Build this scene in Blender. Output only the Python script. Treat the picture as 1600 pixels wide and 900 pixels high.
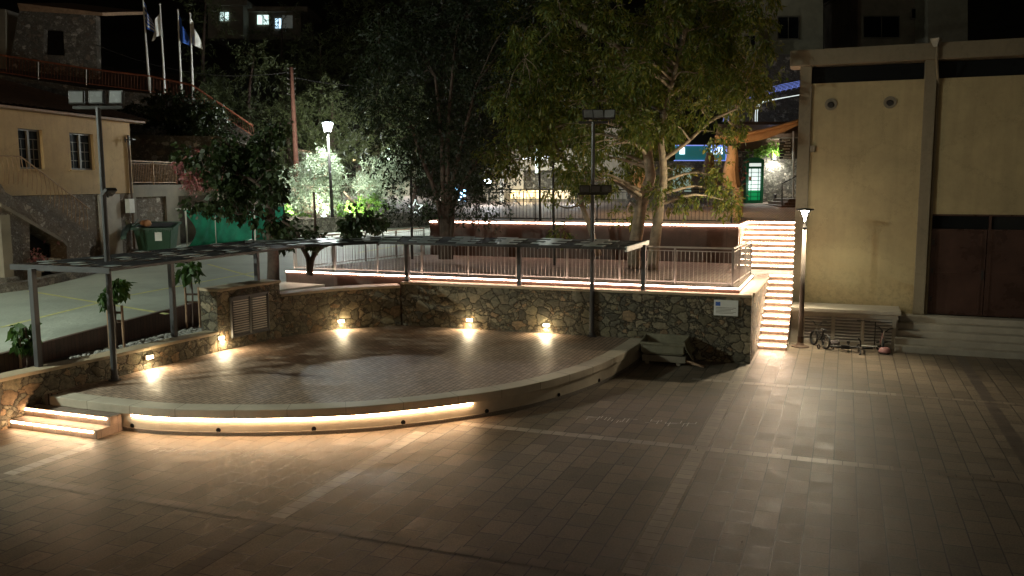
import bpy, bmesh, math, random
import numpy as np
from mathutils import Vector, Matrix
R = math.radians
random.seed(7); rng = np.random.default_rng(11)
S = bpy.context.scene
for o in list(bpy.data.objects): bpy.data.objects.remove(o)
COL = S.collection

# ---------------------------------------------------------------- camera
F, H = 1350.0, 4.6
PITCH, ROLL = R(7.0), R(.25)
FW = Vector((0, math.cos(PITCH), -math.sin(PITCH)))
_u = Vector((0, math.sin(PITCH), math.cos(PITCH))); _r = Vector((1, 0, 0))
RT = _r*math.cos(ROLL) - _u*math.sin(ROLL); UP = _r*math.sin(ROLL) + _u*math.cos(ROLL)
cd = bpy.data.cameras.new('camera'); cam = bpy.data.objects.new('camera', cd); COL.objects.link(cam)
m = Matrix((RT, UP, -FW)).transposed().to_4x4(); m.translation = (0, 0, H); cam.matrix_world = m
cd.sensor_width = 36; cd.lens = F/1600*36; cd.clip_start = .05; cd.clip_end = 1000
S.camera = cam
S.render.resolution_x, S.render.resolution_y = 1024, 576
S.view_settings.view_transform = 'Standard'; S.view_settings.look = 'None'
S.view_settings.exposure = 0; S.view_settings.gamma = 1; S.view_settings.use_curve_mapping = False
# ---------------------------------------------------------------- world (night) and an added fill sun
wd = bpy.data.worlds.new('World'); S.world = wd; wd.use_nodes = True
nt = wd.node_tree; bg = nt.nodes['Background']
sk = nt.nodes.new('ShaderNodeTexSky'); sk.sky_type = 'NISHITA'; sk.sun_disc = False
sk.sun_elevation = R(35); sk.sun_rotation = R(200)
hs = nt.nodes.new('ShaderNodeHueSaturation'); hs.inputs['Saturation'].default_value = .35
tn = nt.nodes.new('ShaderNodeMix'); tn.data_type = 'RGBA'; tn.blend_type = 'MULTIPLY'; tn.inputs[0].default_value = 1; tn.inputs[7].default_value = (1, .84, .66, 1)
nt.links.new(sk.outputs[0], hs.inputs['Color']); nt.links.new(hs.outputs[0], tn.inputs[6]); nt.links.new(tn.outputs[2], bg.inputs[0]); bg.inputs[1].default_value = .0011
ml = bpy.data.lights.new('fill_sun', 'SUN'); ml.energy = .006; ml.angle = R(8); ml.color = (1, .93, .85)  # faint sun lamp added as overall fill
mo = bpy.data.objects.new('fill_sun', ml); COL.objects.link(mo); mo.rotation_euler = (R(55), 0, R(-20))

# ---------------------------------------------------------------- frames of reference
TH = R(21); CS, SN = math.cos(TH), math.sin(TH)
def W(s, t, z=0.): return Vector((s*CS+t*SN, -s*SN+t*CS, z))
def ray(px, py): return RT*((px-800)/F) + UP*((450-py)/F) + FW
def onZ(px, py, z=0.):
    d = ray(px, py); return Vector((0, 0, H)) + d*((z-H)/d.z)
def onY(px, py, y):
    d = ray(px, py); return Vector((0, 0, H)) + d*(y/d.y)
def onT(px, py, T):
    d = ray(px, py); return Vector((0, 0, H)) + d*(T/(d.x*SN+d.y*CS))
def onPl(px, py, p0, ang):
    n = Vector((math.cos(ang), -math.sin(ang), 0)); d = ray(px, py)
    return Vector((0, 0, H)) + d*((n.x*p0[0]+n.y*p0[1])/n.dot(d))
def rz(y): return .74+.03*y
def onR(px, py):
    d = ray(px, py); return Vector((0, 0, H)) + d*((.74-H)/(d.z-.03*d.y))
def pz(y): return 3.2+.0235*max(0, y-33)
def st(p): return (p.x*CS-p.y*SN, p.x*SN+p.y*CS)

# ---------------------------------------------------------------- lights helper
def light(kind, loc, e, col=(1, .8, .6), size=.2, aim=None, angle=150, blend=.5, name='lamp_light'):
    l = bpy.data.lights.new(name, kind); l.energy = e; l.color = col
    if kind == 'AREA': l.size = size
    else: l.shadow_soft_size = size
    if kind == 'SPOT': l.spot_size = R(angle); l.spot_blend = blend
    o = bpy.data.objects.new(name, l); COL.objects.link(o); o.location = loc
    if aim is not None: o.rotation_euler = (Vector(aim)-Vector(loc)).to_track_quat('-Z', 'Y').to_euler()
    return o

# ---------------------------------------------------------------- materials
def newmat(name):
    m = bpy.data.materials.new(name); m.use_nodes = True
    return m, m.node_tree.nodes, m.node_tree.links, m.node_tree.nodes['Principled BSDF']
def node(N, t, **k):
    n = N.new(t)
    for a, b in k.items():
        if a.startswith('i_'):
            key = a[2:]; key = int(key) if key.isdigit() else key.replace('_', ' ')
            n.inputs[key].default_value = b
        else: setattr(n, a, b)
    return n
def c4(c): return (c[0], c[1], c[2], 1)
def ramp(N, L, src, stops):
    r = N.new('ShaderNodeValToRGB'); e = r.color_ramp.elements
    while len(e) < len(stops): e.new(.5)
    for i, (p, c) in enumerate(stops): e[i].position = p; e[i].color = c4(c) if hasattr(c, '__len__') else (c, c, c, 1)
    L.new(src, r.inputs[0]); return r.outputs[0]
def mix(N, L, a, b, f, mode='MIX'):
    n = N.new('ShaderNodeMix'); n.data_type = 'RGBA'; n.blend_type = mode
    for s, v in ((6, a), (7, b), (0, f)):
        if hasattr(v, 'links'): L.new(v, n.inputs[s])
        elif s == 0: n.inputs[0].default_value = v
        else: n.inputs[s].default_value = c4(v)
    return n.outputs[2]
def pos(N, L, rot=0., scale=(1, 1, 1)):
    g = N.new('ShaderNodeNewGeometry'); mp = N.new('ShaderNodeMapping')
    mp.inputs['Rotation'].default_value = (0, 0, rot); mp.inputs['Scale'].default_value = scale
    L.new(g.outputs['Position'], mp.inputs['Vector']); return mp.outputs[0]
def M(name, col, rough=.75, var=.25, scale=2.5, bump=.15, metal=0., fine=40, spec=.4):
    m, N, L, b = newmat(name)
    p = pos(N, L)
    n1 = node(N, 'ShaderNodeTexNoise', i_Scale=scale, i_Detail=6., i_Roughness=.65); L.new(p, n1.inputs['Vector'])
    n2 = node(N, 'ShaderNodeTexNoise', i_Scale=fine, i_Detail=4.); L.new(p, n2.inputs['Vector'])
    lo = [c*(1-var) for c in col]; hi = [min(1, c*(1+var)) for c in col]
    L.new(ramp(N, L, n1.outputs[0], [(.3, lo), (.7, hi)]), b.inputs['Base Color'])
    b.inputs['Metallic'].default_value = metal; b.inputs['Specular IOR Level'].default_value = spec
    rr = ramp(N, L, n1.outputs[0], [(.2, max(0, rough-.12)), (.8, min(1, rough+.12))]); L.new(rr, b.inputs['Roughness'])
    if bump:
        bp = node(N, 'ShaderNodeBump', i_Strength=bump, i_Distance=.02); L.new(n2.outputs[0], bp.inputs['Height']); L.new(bp.outputs[0], b.inputs['Normal'])
    return m
def E(name, col, strength):
    m, N, L, b = newmat(name); b.inputs['Base Color'].default_value = c4(col)
    b.inputs['Emission Color'].default_value = c4(col); b.inputs['Emission Strength'].default_value = strength
    return m
def paving(name, cA, cB, mort, bw, bh, rot, gap=.006, rough=(.5, .7), big=.2, bump=.45, grit=.35, stain=.45):
    """rows of stone slabs whose long side follows local x after the rotation"""
    m, N, L, b = newmat(name)
    v = pos(N, L, rot)
    nz = node(N, 'ShaderNodeTexNoise', i_Scale=.9, i_Detail=2.); L.new(v, nz.inputs['Vector'])
    br = node(N, 'ShaderNodeTexBrick', i_Scale=1., i_Mortar_Size=gap, i_Mortar_Smooth=.05, i_Bias=0., i_Brick_Width=bw, i_Row_Height=bh)
    br.offset = .43; br.offset_frequency = 2; br.squash = .72; br.squash_frequency = 3
    br.inputs['Color1'].default_value = c4(cA); br.inputs['Color2'].default_value = c4(cB); br.inputs['Mortar'].default_value = c4(mort)
    L.new(v, br.inputs['Vector'])
    n1 = node(N, 'ShaderNodeTexNoise', i_Scale=.45, i_Detail=7., i_Roughness=.6); L.new(v, n1.inputs['Vector'])
    n2 = node(N, 'ShaderNodeTexNoise', i_Scale=34., i_Detail=6., i_Roughness=.8); L.new(v, n2.inputs['Vector'])
    n3 = node(N, 'ShaderNodeTexNoise', i_Scale=3.5, i_Detail=5.); L.new(v, n3.inputs['Vector'])
    c = mix(N, L, br.outputs[0], ramp(N, L, n1.outputs[0], [(.3, 1-big), (.7, 1.)]), 1., 'MULTIPLY')
    c = mix(N, L, c, ramp(N, L, n2.outputs[0], [(.3, 1-grit), (.65, 1.)]), 1., 'MULTIPLY')
    c = mix(N, L, c, ramp(N, L, n3.outputs[0], [(.35, .72), (.6, 1.)]), .7, 'MULTIPLY')
    L.new(c, b.inputs['Base Color'])
    wv = node(N, 'ShaderNodeTexWhiteNoise'); L.new(br.outputs[0], wv.inputs['Vector'])
    rr = mix(N, L, n3.outputs[0], wv.outputs['Value'], .2)
    L.new(ramp(N, L, rr, [(.25, rough[0]), (.75, rough[1])]), b.inputs['Roughness'])
    st_ = node(N, 'ShaderNodeTexNoise', i_Scale=1.7, i_Detail=9., i_Roughness=.7, i_Distortion=.6); L.new(v, st_.inputs['Vector'])
    c = mix(N, L, c, ramp(N, L, st_.outputs[0], [(.36, .5), (.46, 1.)]), stain, 'MULTIPLY'); L.new(c, b.inputs['Base Color'])
    h = mix(N, L, ramp(N, L, br.outputs[1], [(0., 1.), (.9, .0)]), n2.outputs[0], .4)
    bp = node(N, 'ShaderNodeBump', i_Strength=bump, i_Distance=.015); L.new(h, bp.inputs['Height']); L.new(bp.outputs[0], b.inputs['Normal'])
    b.inputs['Specular IOR Level'].default_value = .38
    return m
def stonework(name, cols, mort, scale=3.6, bump=.9, mw=.05, warp=.12, squash=1.25, sub=.45, small=2.3):
    """rubble: big angular stones, some of them broken into small ones"""
    m, N, L, b = newmat(name)
    p = pos(N, L, 0, (1, 1, squash))
    wn = node(N, 'ShaderNodeTexNoise', i_Scale=5., i_Detail=4., i_Roughness=.7); L.new(p, wn.inputs['Vector'])
    wp = mix(N, L, p, wn.outputs['Color'], warp, 'LINEAR_LIGHT')
    def vor(sc):
        v1 = node(N, 'ShaderNodeTexVoronoi', i_Scale=sc, i_Randomness=1.); v2 = node(N, 'ShaderNodeTexVoronoi', i_Scale=sc, i_Randomness=1.); v2.feature = 'DISTANCE_TO_EDGE'
        L.new(wp, v1.inputs['Vector']); L.new(wp, v2.inputs['Vector']); sp = N.new('ShaderNodeSeparateColor'); L.new(v1.outputs['Color'], sp.inputs[0])
        return sp, v2.outputs['Distance']
    spA, dA = vor(scale); spB, dB0 = vor(scale*small)
    mu = node(N, 'ShaderNodeMath', operation='MULTIPLY'); mu.inputs[1].default_value = 1.0; L.new(dB0, mu.inputs[0])
    mn = node(N, 'ShaderNodeMath', operation='MINIMUM'); L.new(dA, mn.inputs[0]); L.new(mu.outputs[0], mn.inputs[1])
    gt = node(N, 'ShaderNodeMath', operation='LESS_THAN'); L.new(spA.outputs[2], gt.inputs[0]); gt.inputs[1].default_value = sub
    dist = mix(N, L, dA, mn.outputs[0], gt.outputs[0]); rA = mix(N, L, spA.outputs[0], spB.outputs[0], gt.outputs[0]); rB = mix(N, L, spA.outputs[1], spB.outputs[1], gt.outputs[0])
    k = len(cols); cr = ramp(N, L, rA, [(i/(k-.001), cols[i]) for i in range(k)])
    cr.node.color_ramp.interpolation = 'CONSTANT'
    n2 = node(N, 'ShaderNodeTexNoise', i_Scale=11., i_Detail=8., i_Roughness=.75); L.new(p, n2.inputs['Vector'])
    c = mix(N, L, cr, ramp(N, L, n2.outputs[0], [(.3, .45), (.5, .9), (.65, 1.3)]), 1., 'MULTIPLY')
    c = mix(N, L, c, ramp(N, L, rB, [(0., .6), (1., 1.2)]), 1., 'MULTIPLY')
    edge = ramp(N, L, dist, [(mw*.3, 0.), (mw, 1.)])
    L.new(mix(N, L, mort, c, edge), b.inputs['Base Color'])
    hh = ramp(N, L, dist, [(0., 0.), (mw*1.4, .8), (.3, 1.)])
    h = mix(N, L, hh, n2.outputs[0], .3); h = mix(N, L, h, rB, .22)
    bp = node(N, 'ShaderNodeBump', i_Strength=1., i_Distance=.09); L.new(h, bp.inputs['Height']); L.new(bp.outputs[0], b.inputs['Normal'])
    b.inputs['Roughness'].default_value = .8
    return m
def leafmat(name, cols, trans=.35, rough=.5):
    m, N, L, b = newmat(name)
    g = N.new('ShaderNodeNewGeometry')
    k = len(cols); c = ramp(N, L, g.outputs['Random Per Island'], [(i/(k-1), cols[i]) for i in range(k)])
    L.new(c, b.inputs['Base Color']); b.inputs['Roughness'].default_value = rough
    t = N.new('ShaderNodeBsdfTranslucent'); L.new(c, t.inputs[0])
    mx = N.new('ShaderNodeMixShader'); mx.inputs[0].default_value = trans
    L.new(b.outputs[0], mx.inputs[1]); L.new(t.outputs[0], mx.inputs[2]); L.new(mx.outputs[0], N['Material Output'].inputs[0])
    return m
def plaster(name, col, stain, zlo, zhi, var=.18):
    """rendered wall: mottled, weathered darker near its foot with an irregular edge"""
    m, N, L, b = newmat(name)
    p = pos(N, L)
    n1 = node(N, 'ShaderNodeTexNoise', i_Scale=.8, i_Detail=8., i_Roughness=.62); L.new(p, n1.inputs['Vector'])
    n2 = node(N, 'ShaderNodeTexNoise', i_Scale=9., i_Detail=8., i_Roughness=.75); L.new(p, n2.inputs['Vector'])
    c = ramp(N, L, n1.outputs[0], [(.3, [x*(1-var) for x in col]), (.7, [x*(1+var*.5) for x in col])])
    sx = N.new('ShaderNodeSeparateXYZ'); L.new(p, sx.inputs[0])
    ma = node(N, 'ShaderNodeMapRange'); L.new(sx.outputs[2], ma.inputs[0])
    ma.inputs[1].default_value = zlo; ma.inputs[2].default_value = zhi; ma.inputs[3].default_value = 1; ma.inputs[4].default_value = 0
    mm = node(N, 'ShaderNodeMath', operation='MULTIPLY'); L.new(ma.outputs[0], mm.inputs[0]); L.new(ramp(N, L, n2.outputs[0], [(.42, .0), (.62, 1.)]), mm.inputs[1])
    c = mix(N, L, c, stain, mm.outputs[0])
    ps = pos(N, L, 0, (2.2, 2.2, .16)); n4 = node(N, 'ShaderNodeTexNoise', i_Scale=2.2, i_Detail=6., i_Roughness=.6); L.new(ps, n4.inputs['Vector'])
    c = mix(N, L, c, ramp(N, L, n4.outputs[0], [(.36, .75), (.5, 1.)]), .3, 'MULTIPLY')
    vc = node(N, 'ShaderNodeTexVoronoi', i_Scale=.45); vc.feature = 'DISTANCE_TO_EDGE'; L.new(mix(N, L, p, n2.outputs['Color'], .35, 'LINEAR_LIGHT'), vc.inputs['Vector'])
    c = mix(N, L, c, ramp(N, L, vc.outputs['Distance'], [(.0, .45), (.006, 1.)]), .6, 'MULTIPLY')
    L.new(mix(N, L, c, ramp(N, L, n2.outputs[0], [(.25, .8), (.5, 1.)]), .7, 'MULTIPLY'), b.inputs['Base Color'])
    bp = node(N, 'ShaderNodeBump', i_Strength=.35, i_Distance=.02); L.new(n2.outputs[0], bp.inputs['Height']); L.new(bp.outputs[0], b.inputs['Normal'])
    b.inputs['Roughness'].default_value = .85
    return m

m_plaza = paving('plaza_stone', (.34, .265, .19), (.22, .172, .125), (.05, .04, .03), .62, .335, -(math.pi/2-TH), gap=.009, rough=(.42, .62), bump=.8, grit=.6)
m_band = paving('band_stone', (.17, .135, .11), (.13, .105, .09), (.05, .04, .035), .31, 50, -(math.pi/2-TH), rough=(.4, .5), grit=.3, bump=.3)
m_bandx = paving('band_stone_cross', (.32, .25, .19), (.24, .19, .145), (.05, .04, .035), .33, 50, TH, rough=(.4, .5), grit=.3, bump=.3)
m_bandl = paving('light_band_stone', (.5, .42, .34), (.4, .335, .27), (.05, .04, .035), .31, 50, -(math.pi/2-TH), rough=(.42, .55), grit=.2, bump=.2)
m_bandlx = paving('light_band_stone_cross', (.5, .42, .34), (.4, .335, .27), (.05, .04, .035), .33, 50, TH, rough=(.42, .55), grit=.2, bump=.2)
m_stage = paving('stage_pavers', (.56, .40, .29), (.38, .265, .195), (.08, .056, .044), .22, .11, -(math.pi/2-TH), gap=.009, rough=(.46, .66), stain=.1, big=.1, bump=.5)
m_terr = paving('terrace_pavers', (.4, .3, .24), (.32, .235, .19), (.07, .05, .04), .22, .11, -(math.pi/2-TH), gap=.005, rough=(.6, .8))
m_tread = paving('tread_stone', (.36, .27, .21), (.3, .22, .17), (.1, .08, .06), .6, .4, TH, gap=.004, rough=(.5, .7), grit=.15)
m_stone = stonework('rubble_stone', [(.2, .17, .11), (.24, .195, .125), (.155, .135, .09), (.27, .22, .14), (.27, .18, .1), (.19, .165, .11), (.21, .175, .105), (.15, .13, .09)], (.06, .048, .034), scale=3.4, mw=.035)
m_old = stonework('old_stone', [(.22, .19, .15), (.3, .26, .2), (.15, .13, .1), (.38, .33, .27), (.2, .15, .11)], (.13, .11, .085), scale=3.4, mw=.12, warp=.3)
m_oldh = stonework('house_base_stone', [(.42, .35, .26), (.24, .18, .12), (.32, .26, .19), (.2, .15, .1), (.5, .43, .34), (.22, .16, .11)], (.17, .125, .085), scale=3.6, mw=.16, warp=.3, sub=.6)
m_tan = M('tan_paint_metal', (.34, .21, .11), .6, .25, 4, .1)
m_warmst = stonework('cafe_stone', [(.32, .3, .25), (.42, .39, .32), (.22, .2, .17), (.5, .46, .38)], (.16, .15, .12), scale=5.5, mw=.09, warp=.25)
m_cap = M('cap_stone', (.42, .33, .22), .6, .15, 3, .15)
m_kerb = M('stage_concrete', (.52, .45, .35), .6, .18, 1.5, .15)
m_conc = M('cast_concrete', (.36, .32, .26), .7, .2, 1.5, .15)
m_concd = M('grey_concrete', (.2, .17, .125), .8, .25, 1.2, .2)
m_pebc = M('pebble_concrete', (.2, .17, .14), .8, .5, 60, .6)
m_deck = paving('clay_cladding', (.15, .082, .058), (.105, .06, .045), (.03, .02, .015), 1.2, .11, TH, gap=.004, rough=(.4, .6))
m_road = M('stamped_road', (.33, .35, .29), .62, .25, .5, .9, fine=7)
m_line = M('yellow_line', (.5, .48, .2), .7, .3, 5, .1)
m_hill = M('hill_soil', (.05, .045, .03), .95, .4, .3, .5)
m_soil = M('planter_soil', (.1, .075, .055), .95, .4, 4, .6)
m_grass = leafmat('grass', [(.06, .14, .03), (.1, .2, .04)])
m_steel = M('galvanised_steel', (.4, .37, .33), .42, .15, 4, .05, metal=.7)
m_dark = M('dark_metal', (.045, .042, .04), .45, .2, 4, .05, metal=.5)
m_grey = M('grey_paint', (.09, .088, .09), .45, .12, 4, .03, metal=.3)
m_slat = M('slat_paint', (.5, .46, .42), .5, .15, 4, .05)
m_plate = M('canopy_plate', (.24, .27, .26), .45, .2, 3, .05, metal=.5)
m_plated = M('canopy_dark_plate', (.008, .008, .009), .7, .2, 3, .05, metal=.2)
m_black = M('black_void', (.006, .006, .006), .8, 0, 1, 0)
m_rub = M('black_rubber', (.02, .02, .02), .6, .2, 5, .1)
m_glassd = M('dark_glass', (.010, .011, .012), .3, .1, 1, 0, spec=.04)
m_house = plaster('cream_render', (.56, .38, .19), (.3, .24, .16), 3.6, 4.8)
m_bldg = plaster('ochre_render', (.42, .33, .18), (.24, .2, .11), .9, 2.9, .22)
m_bldgc = plaster('ochre_concrete', (.22, .18, .12), (.22, .18, .12), 7, 9)
m_frame = M('window_frame_paint', (.15, .13, .1), .5, .1, 4, .05)
m_tile = M('roof_tile', (.07, .045, .035), .8, .4, 4, .3)
m_wood = M('timber', (.32, .2, .12), .7, .3, 6, .2)
m_wdark = M('dark_timber', (.09, .055, .035), .7, .3, 6, .2)
m_rust = M('rusty_steel', (.36, .13, .075), .6, .35, 5, .2, metal=.2)
m_door = M('brown_metal_door', (.07, .036, .028), .3, .35, 1.2, .12, metal=.3)
m_white = M('white_paint', (.7, .7, .66), .5, .1, 5, .05)
m_bin = M('green_bin_plastic', (.022, .065, .035), .45, .15, 4, .05)
m_net = M('green_netting', (.02, .30, .19), .7, .3, 2, .3)
m_canvas = M('orange_canvas', (.47, .26, .13), .7, .15, 3, .15)
m_curt = M('tan_canvas', (.42, .26, .15), .8, .2, 3, .2)
m_tarp = M('dusty_tarpaulin', (.2, .18, .12), .7, .3, 3, .3)
m_green = M('green_gloss_paint', (.01, .12, .055), .35, .1, 4, .03)
m_pink = M('pink_plastic', (.42, .2, .19), .4, .2, 6, .05)
m_blue = M('blue_cloth', (.04, .12, .5), .8, .1, 6, .05)
m_orange = M('orange_fabric', (.4, .2, .1), .8, .2, 6, .2)
m_bark = M('pale_bark', (.27, .2, .14), .85, .4, 5, .9, fine=18)
m_barkd = M('dark_bark', (.09, .06, .045), .9, .4, 5, 1., fine=18)
m_peb = M('river_pebbles', (.3, .29, .26), .8, .5, 12, .3)
m_cloth = M('dull_cloth', (.12, .1, .1), .9, .3, 6, .3)
l_main = leafmat('pepper_leaf', [(.05, .075, .012), (.1, .13, .02), (.19, .2, .03), (.065, .1, .015), (.27, .22, .04)], .4)
l_dark = leafmat('dark_leaf', [(.009, .015, .004), (.016, .026, .007), (.025, .037, .01)], .3)
l_mulb = leafmat('mulberry_leaf', [(.018, .032, .008), (.03, .05, .013), (.045, .065, .018)], .3)
l_olive = leafmat('olive_leaf', [(.1, .13, .08), (.2, .25, .17), (.34, .4, .29), (.14, .19, .1)], .25)
l_pine = leafmat('pine_needles', [(.07, .085, .03), (.1, .12, .045), (.13, .155, .06)], .2)
l_young = leafmat('young_leaf', [(.03, .07, .015), (.05, .11, .02), (.08, .15, .03)], .35)
l_pink = leafmat('pink_petal', [(.5, .16, .18), (.6, .32, .34), (.14, .14, .06), (.45, .1, .12)], .3)
l_lime = leafmat('bright_bush_leaf', [(.08, .2, .02), (.16, .32, .04), (.25, .4, .08)], .3)
e_led = E('led_warm', (1, .68, .40), 74); e_ledp = E('led_pink', (1, .68, .54), 40); e_leds = E('led_stair', (1, .71, .5), 58)
e_spot = E('wall_lamp_lens', (1, .85, .6), 14)
e_cool = E('cool_lamp', (.82, .92, 1), 25); e_win = E('lit_window', (.62, .85, .8), 1.6); e_winb = E('lit_window_blue', (.5, .75, .95), 2.)
e_tube = E('blue_rope_light', (.25, .35, 1), .8); e_sign = E('sign_letters', (.7, .9, 1), 2.); e_signb = E('sign_board', (.01, .2, .22), .25)
e_warmw = E('warm_glow_panel', (1, .78, .4), 1.5); e_white = E('white_light_panel', (.95, 1, .95), 3.2); e_white2 = E('dim_white_panel', (.85, .95, .9), .9); e_gr = E('green_glow_panel', (.0, .3, .09), .45); e_bl = E('blue_letters', (.05, .2, .9), 1.5)

# ---------------------------------------------------------------- mesh builder
class MB:
    def __init__(s): s.bm = bmesh.new()
    def face(s, pts):
        vs = [s.bm.verts.new(p) for p in pts]; return s.bm.faces.new(vs)
    def hexa(s, b, t):
        n = len(b); vb = [s.bm.verts.new(p) for p in b]; vt = [s.bm.verts.new(p) for p in t]
        s.bm.faces.new(vb[::-1]); s.bm.faces.new(vt)
        for i in range(n): s.bm.faces.new((vb[i], vb[(i+1) % n], vt[(i+1) % n], vt[i]))
        return s
    def box(s, s0, s1, t0, t1, z0, z1):
        c = [(s0, t0), (s1, t0), (s1, t1), (s0, t1)]
        return s.hexa([W(a, b, z0) for a, b in c], [W(a, b, z1) for a, b in c])
    def prism(s, poly, z0, z1):
        b = [Vector((p[0], p[1], z0)) for p in poly]; t = [Vector((p[0], p[1], z1)) for p in poly]
        a = sum(b[i].x*b[(i+1) % len(b)].y-b[(i+1) % len(b)].x*b[i].y for i in range(len(b)))
        if a < 0: b.reverse(); t.reverse()
        return s.hexa(b, t)
    def obox(s, c, size, ax=None):
        """box centred at c; ax = 3 axes"""
        c = Vector(c)
        if ax is None: ax = (Vector((CS, -SN, 0)), Vector((SN, CS, 0)), Vector((0, 0, 1)))
        x, y, z = (Vector(a).normalized()*(k/2) for a, k in zip(ax, size))
        q = [(-1, -1), (1, -1), (1, 1), (-1, 1)]
        return s.hexa([c+x*a+y*b-z for a, b in q], [c+x*a+y*b+z for a, b in q])
    def bar(s, p, q, w, h=None, up=(0, 0, 1)):
        p = Vector(p); q = Vector(q); d = q-p; h = h or w
        x = d.cross(Vector(up))
        if x.length < 1e-5: x = d.cross(Vector((0, 1, 0)))
        x.normalize(); z = x.cross(d).normalized()
        return s.obox((p+q)/2, (w, d.length, h), (x, d, z))
    def tube(s, pts, r0, r1=None, n=8, cap=True):
        r1 = r0 if r1 is None else r1; pts = [Vector(p) for p in pts]; k = len(pts); rings = []
        ref = None
        for i, p in enumerate(pts):
            d = (pts[min(i+1, k-1)]-pts[max(i-1, 0)]).normalized()
            if ref is None: ref = d.cross(Vector((.3, .8, .5))).normalized()
            x = (ref-d*ref.dot(d)).normalized(); y = d.cross(x); ref = x
            r = r0+(r1-r0)*i/(k-1) if not hasattr(r0, '__len__') else r0[i]
            rings.append([s.bm.verts.new(p+x*(r*math.cos(a))+y*(r*math.sin(a))) for a in [2*math.pi*j/n for j in range(n)]])
        for a, b in zip(rings, rings[1:]):
            for j in range(n): s.bm.faces.new((a[j], a[(j+1) % n], b[(j+1) % n], b[j]))
        if cap: s.bm.faces.new(rings[0][::-1]); s.bm.faces.new(rings[-1])
        return s
    def lathe(s, c, prof, n=16, ax=(0, 0, 1)):
        c = Vector(c); q = Vector((0, 0, 1)).rotation_difference(Vector(ax)); rings = []
        for r, z in prof:
            rings.append([s.bm.verts.new(c+q @ Vector((r*math.cos(2*math.pi*j/n), r*math.sin(2*math.pi*j/n), z))) for j in range(n)])
        for a, b in zip(rings, rings[1:]):
            for j in range(n): s.bm.faces.new((a[j], a[(j+1) % n], b[(j+1) % n], b[j]))
        s.bm.faces.new(rings[0][::-1]); s.bm.faces.new(rings[-1])
        return s
    def torus(s, c, Rr, r, ax=(0, 1, 0), n=24, k=8):
        c = Vector(c); q = Vector((0, 0, 1)).rotation_difference(Vector(ax)); g = []
        for i in range(n):
            a = 2*math.pi*i/n; g.append([s.bm.verts.new(c+q @ Vector(((Rr+r*math.cos(b))*math.cos(a), (Rr+r*math.cos(b))*math.sin(a), r*math.sin(b)))) for b in [2*math.pi*j/k for j in range(k)]])
        for i in range(n):
            for j in range(k): s.bm.faces.new((g[i][j], g[(i+1) % n][j], g[(i+1) % n][(j+1) % k], g[i][(j+1) % k]))
        return s
MW = {}
def tag(o, label=None, cat=None, group=None, kind=None):
    for k, v in (('label', label), ('category', cat), ('group', group), ('kind', kind)):
        if v: o[k] = v
    return o
def thing(name, label, cat, loc, rot=0., group=None):
    o = bpy.data.objects.new(name, None); COL.objects.link(o); o.location = loc; o.rotation_euler = (0, 0, rot)
    o.empty_display_size = .1
    MW[o.name] = Matrix.Translation(Vector(loc)) @ Matrix.Rotation(rot, 4, 'Z'); return tag(o, label, cat, group)
def part(name, mb, mat, parent=None, smooth=False, bevel=0., local=False, label=None):
    me = bpy.data.meshes.new(name)
    if isinstance(mb, MB):
        bmesh.ops.recalc_face_normals(mb.bm, faces=mb.bm.faces); mb.bm.to_mesh(me); mb.bm.free()
    else: me = mb
    o = bpy.data.objects.new(name, me); COL.objects.link(o); me.materials.append(mat)
    if smooth: me.polygons.foreach_set('use_smooth', [True]*len(me.polygons))
    if parent is not None:
        if not local: me.transform(MW[parent.name].inverted())
        o.parent = parent; MW[o.name] = MW[parent.name]
    else: MW[o.name] = Matrix()
    if bevel:
        b = o.modifiers.new('bevel', 'BEVEL'); b.width = bevel; b.segments = 2; b.limit_method = 'ANGLE'
    if label: o['label'] = label
    return o
def dup(root, loc, rot=0., label=None, group=None, scale=None, top=True):
    c = root.copy(); COL.objects.link(c)
    if top:
        c.location = loc; c.rotation_euler = (0, 0, rot)
        if scale: c.scale = (scale,)*3
        if label: c['label'] = label
        if group: c['group'] = group
    for ch in list(root.children):
        d = dup(ch, None, top=False); d.parent = c
    return c
def cat_rom(P, k=10):
    P = [Vector(p) for p in P]; Q = [P[0]*2-P[1]]+P+[P[-1]*2-P[-2]]; out = []
    for i in range(1, len(Q)-2):
        for j in range(k):
            u = j/k; a, b, c, d = Q[i-1:i+3]
            out.append(.5*((2*b)+(c-a)*u+(2*a-5*b+4*c-d)*u*u+(3*b-a-3*c+d)*u**3))
    out.append(P[-1]); return out
def offs(pts, d):
    out = []
    for i, p in enumerate(pts):
        a = pts[max(i-1, 0)]; b = pts[min(i+1, len(pts)-1)]; v = (b-a); n = Vector((v.y, -v.x)).normalized(); out.append(Vector((p.x, p.y))+n*d)
    return out
def ribbon(mb, inner, outer, z0, z1):
    """closed strip solid between two polylines in (s,t)"""
    b = mb.bm; rows = []
    for a, c in zip(inner, outer):
        rows.append([b.verts.new(W(a.x, a.y, z0)), b.verts.new(W(c.x, c.y, z0)), b.verts.new(W(c.x, c.y, z1)), b.verts.new(W(a.x, a.y, z1))])
    for r, q in zip(rows, rows[1:]):
        for j in range(4): b.faces.new((r[j], r[(j+1) % 4], q[(j+1) % 4], q[j]))
    b.faces.new(rows[0]); b.faces.new(rows[-1][::-1]); return mb
def struct(name, mb, mat, **k): return tag(part(name, mb, mat, **k), kind='structure')

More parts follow.
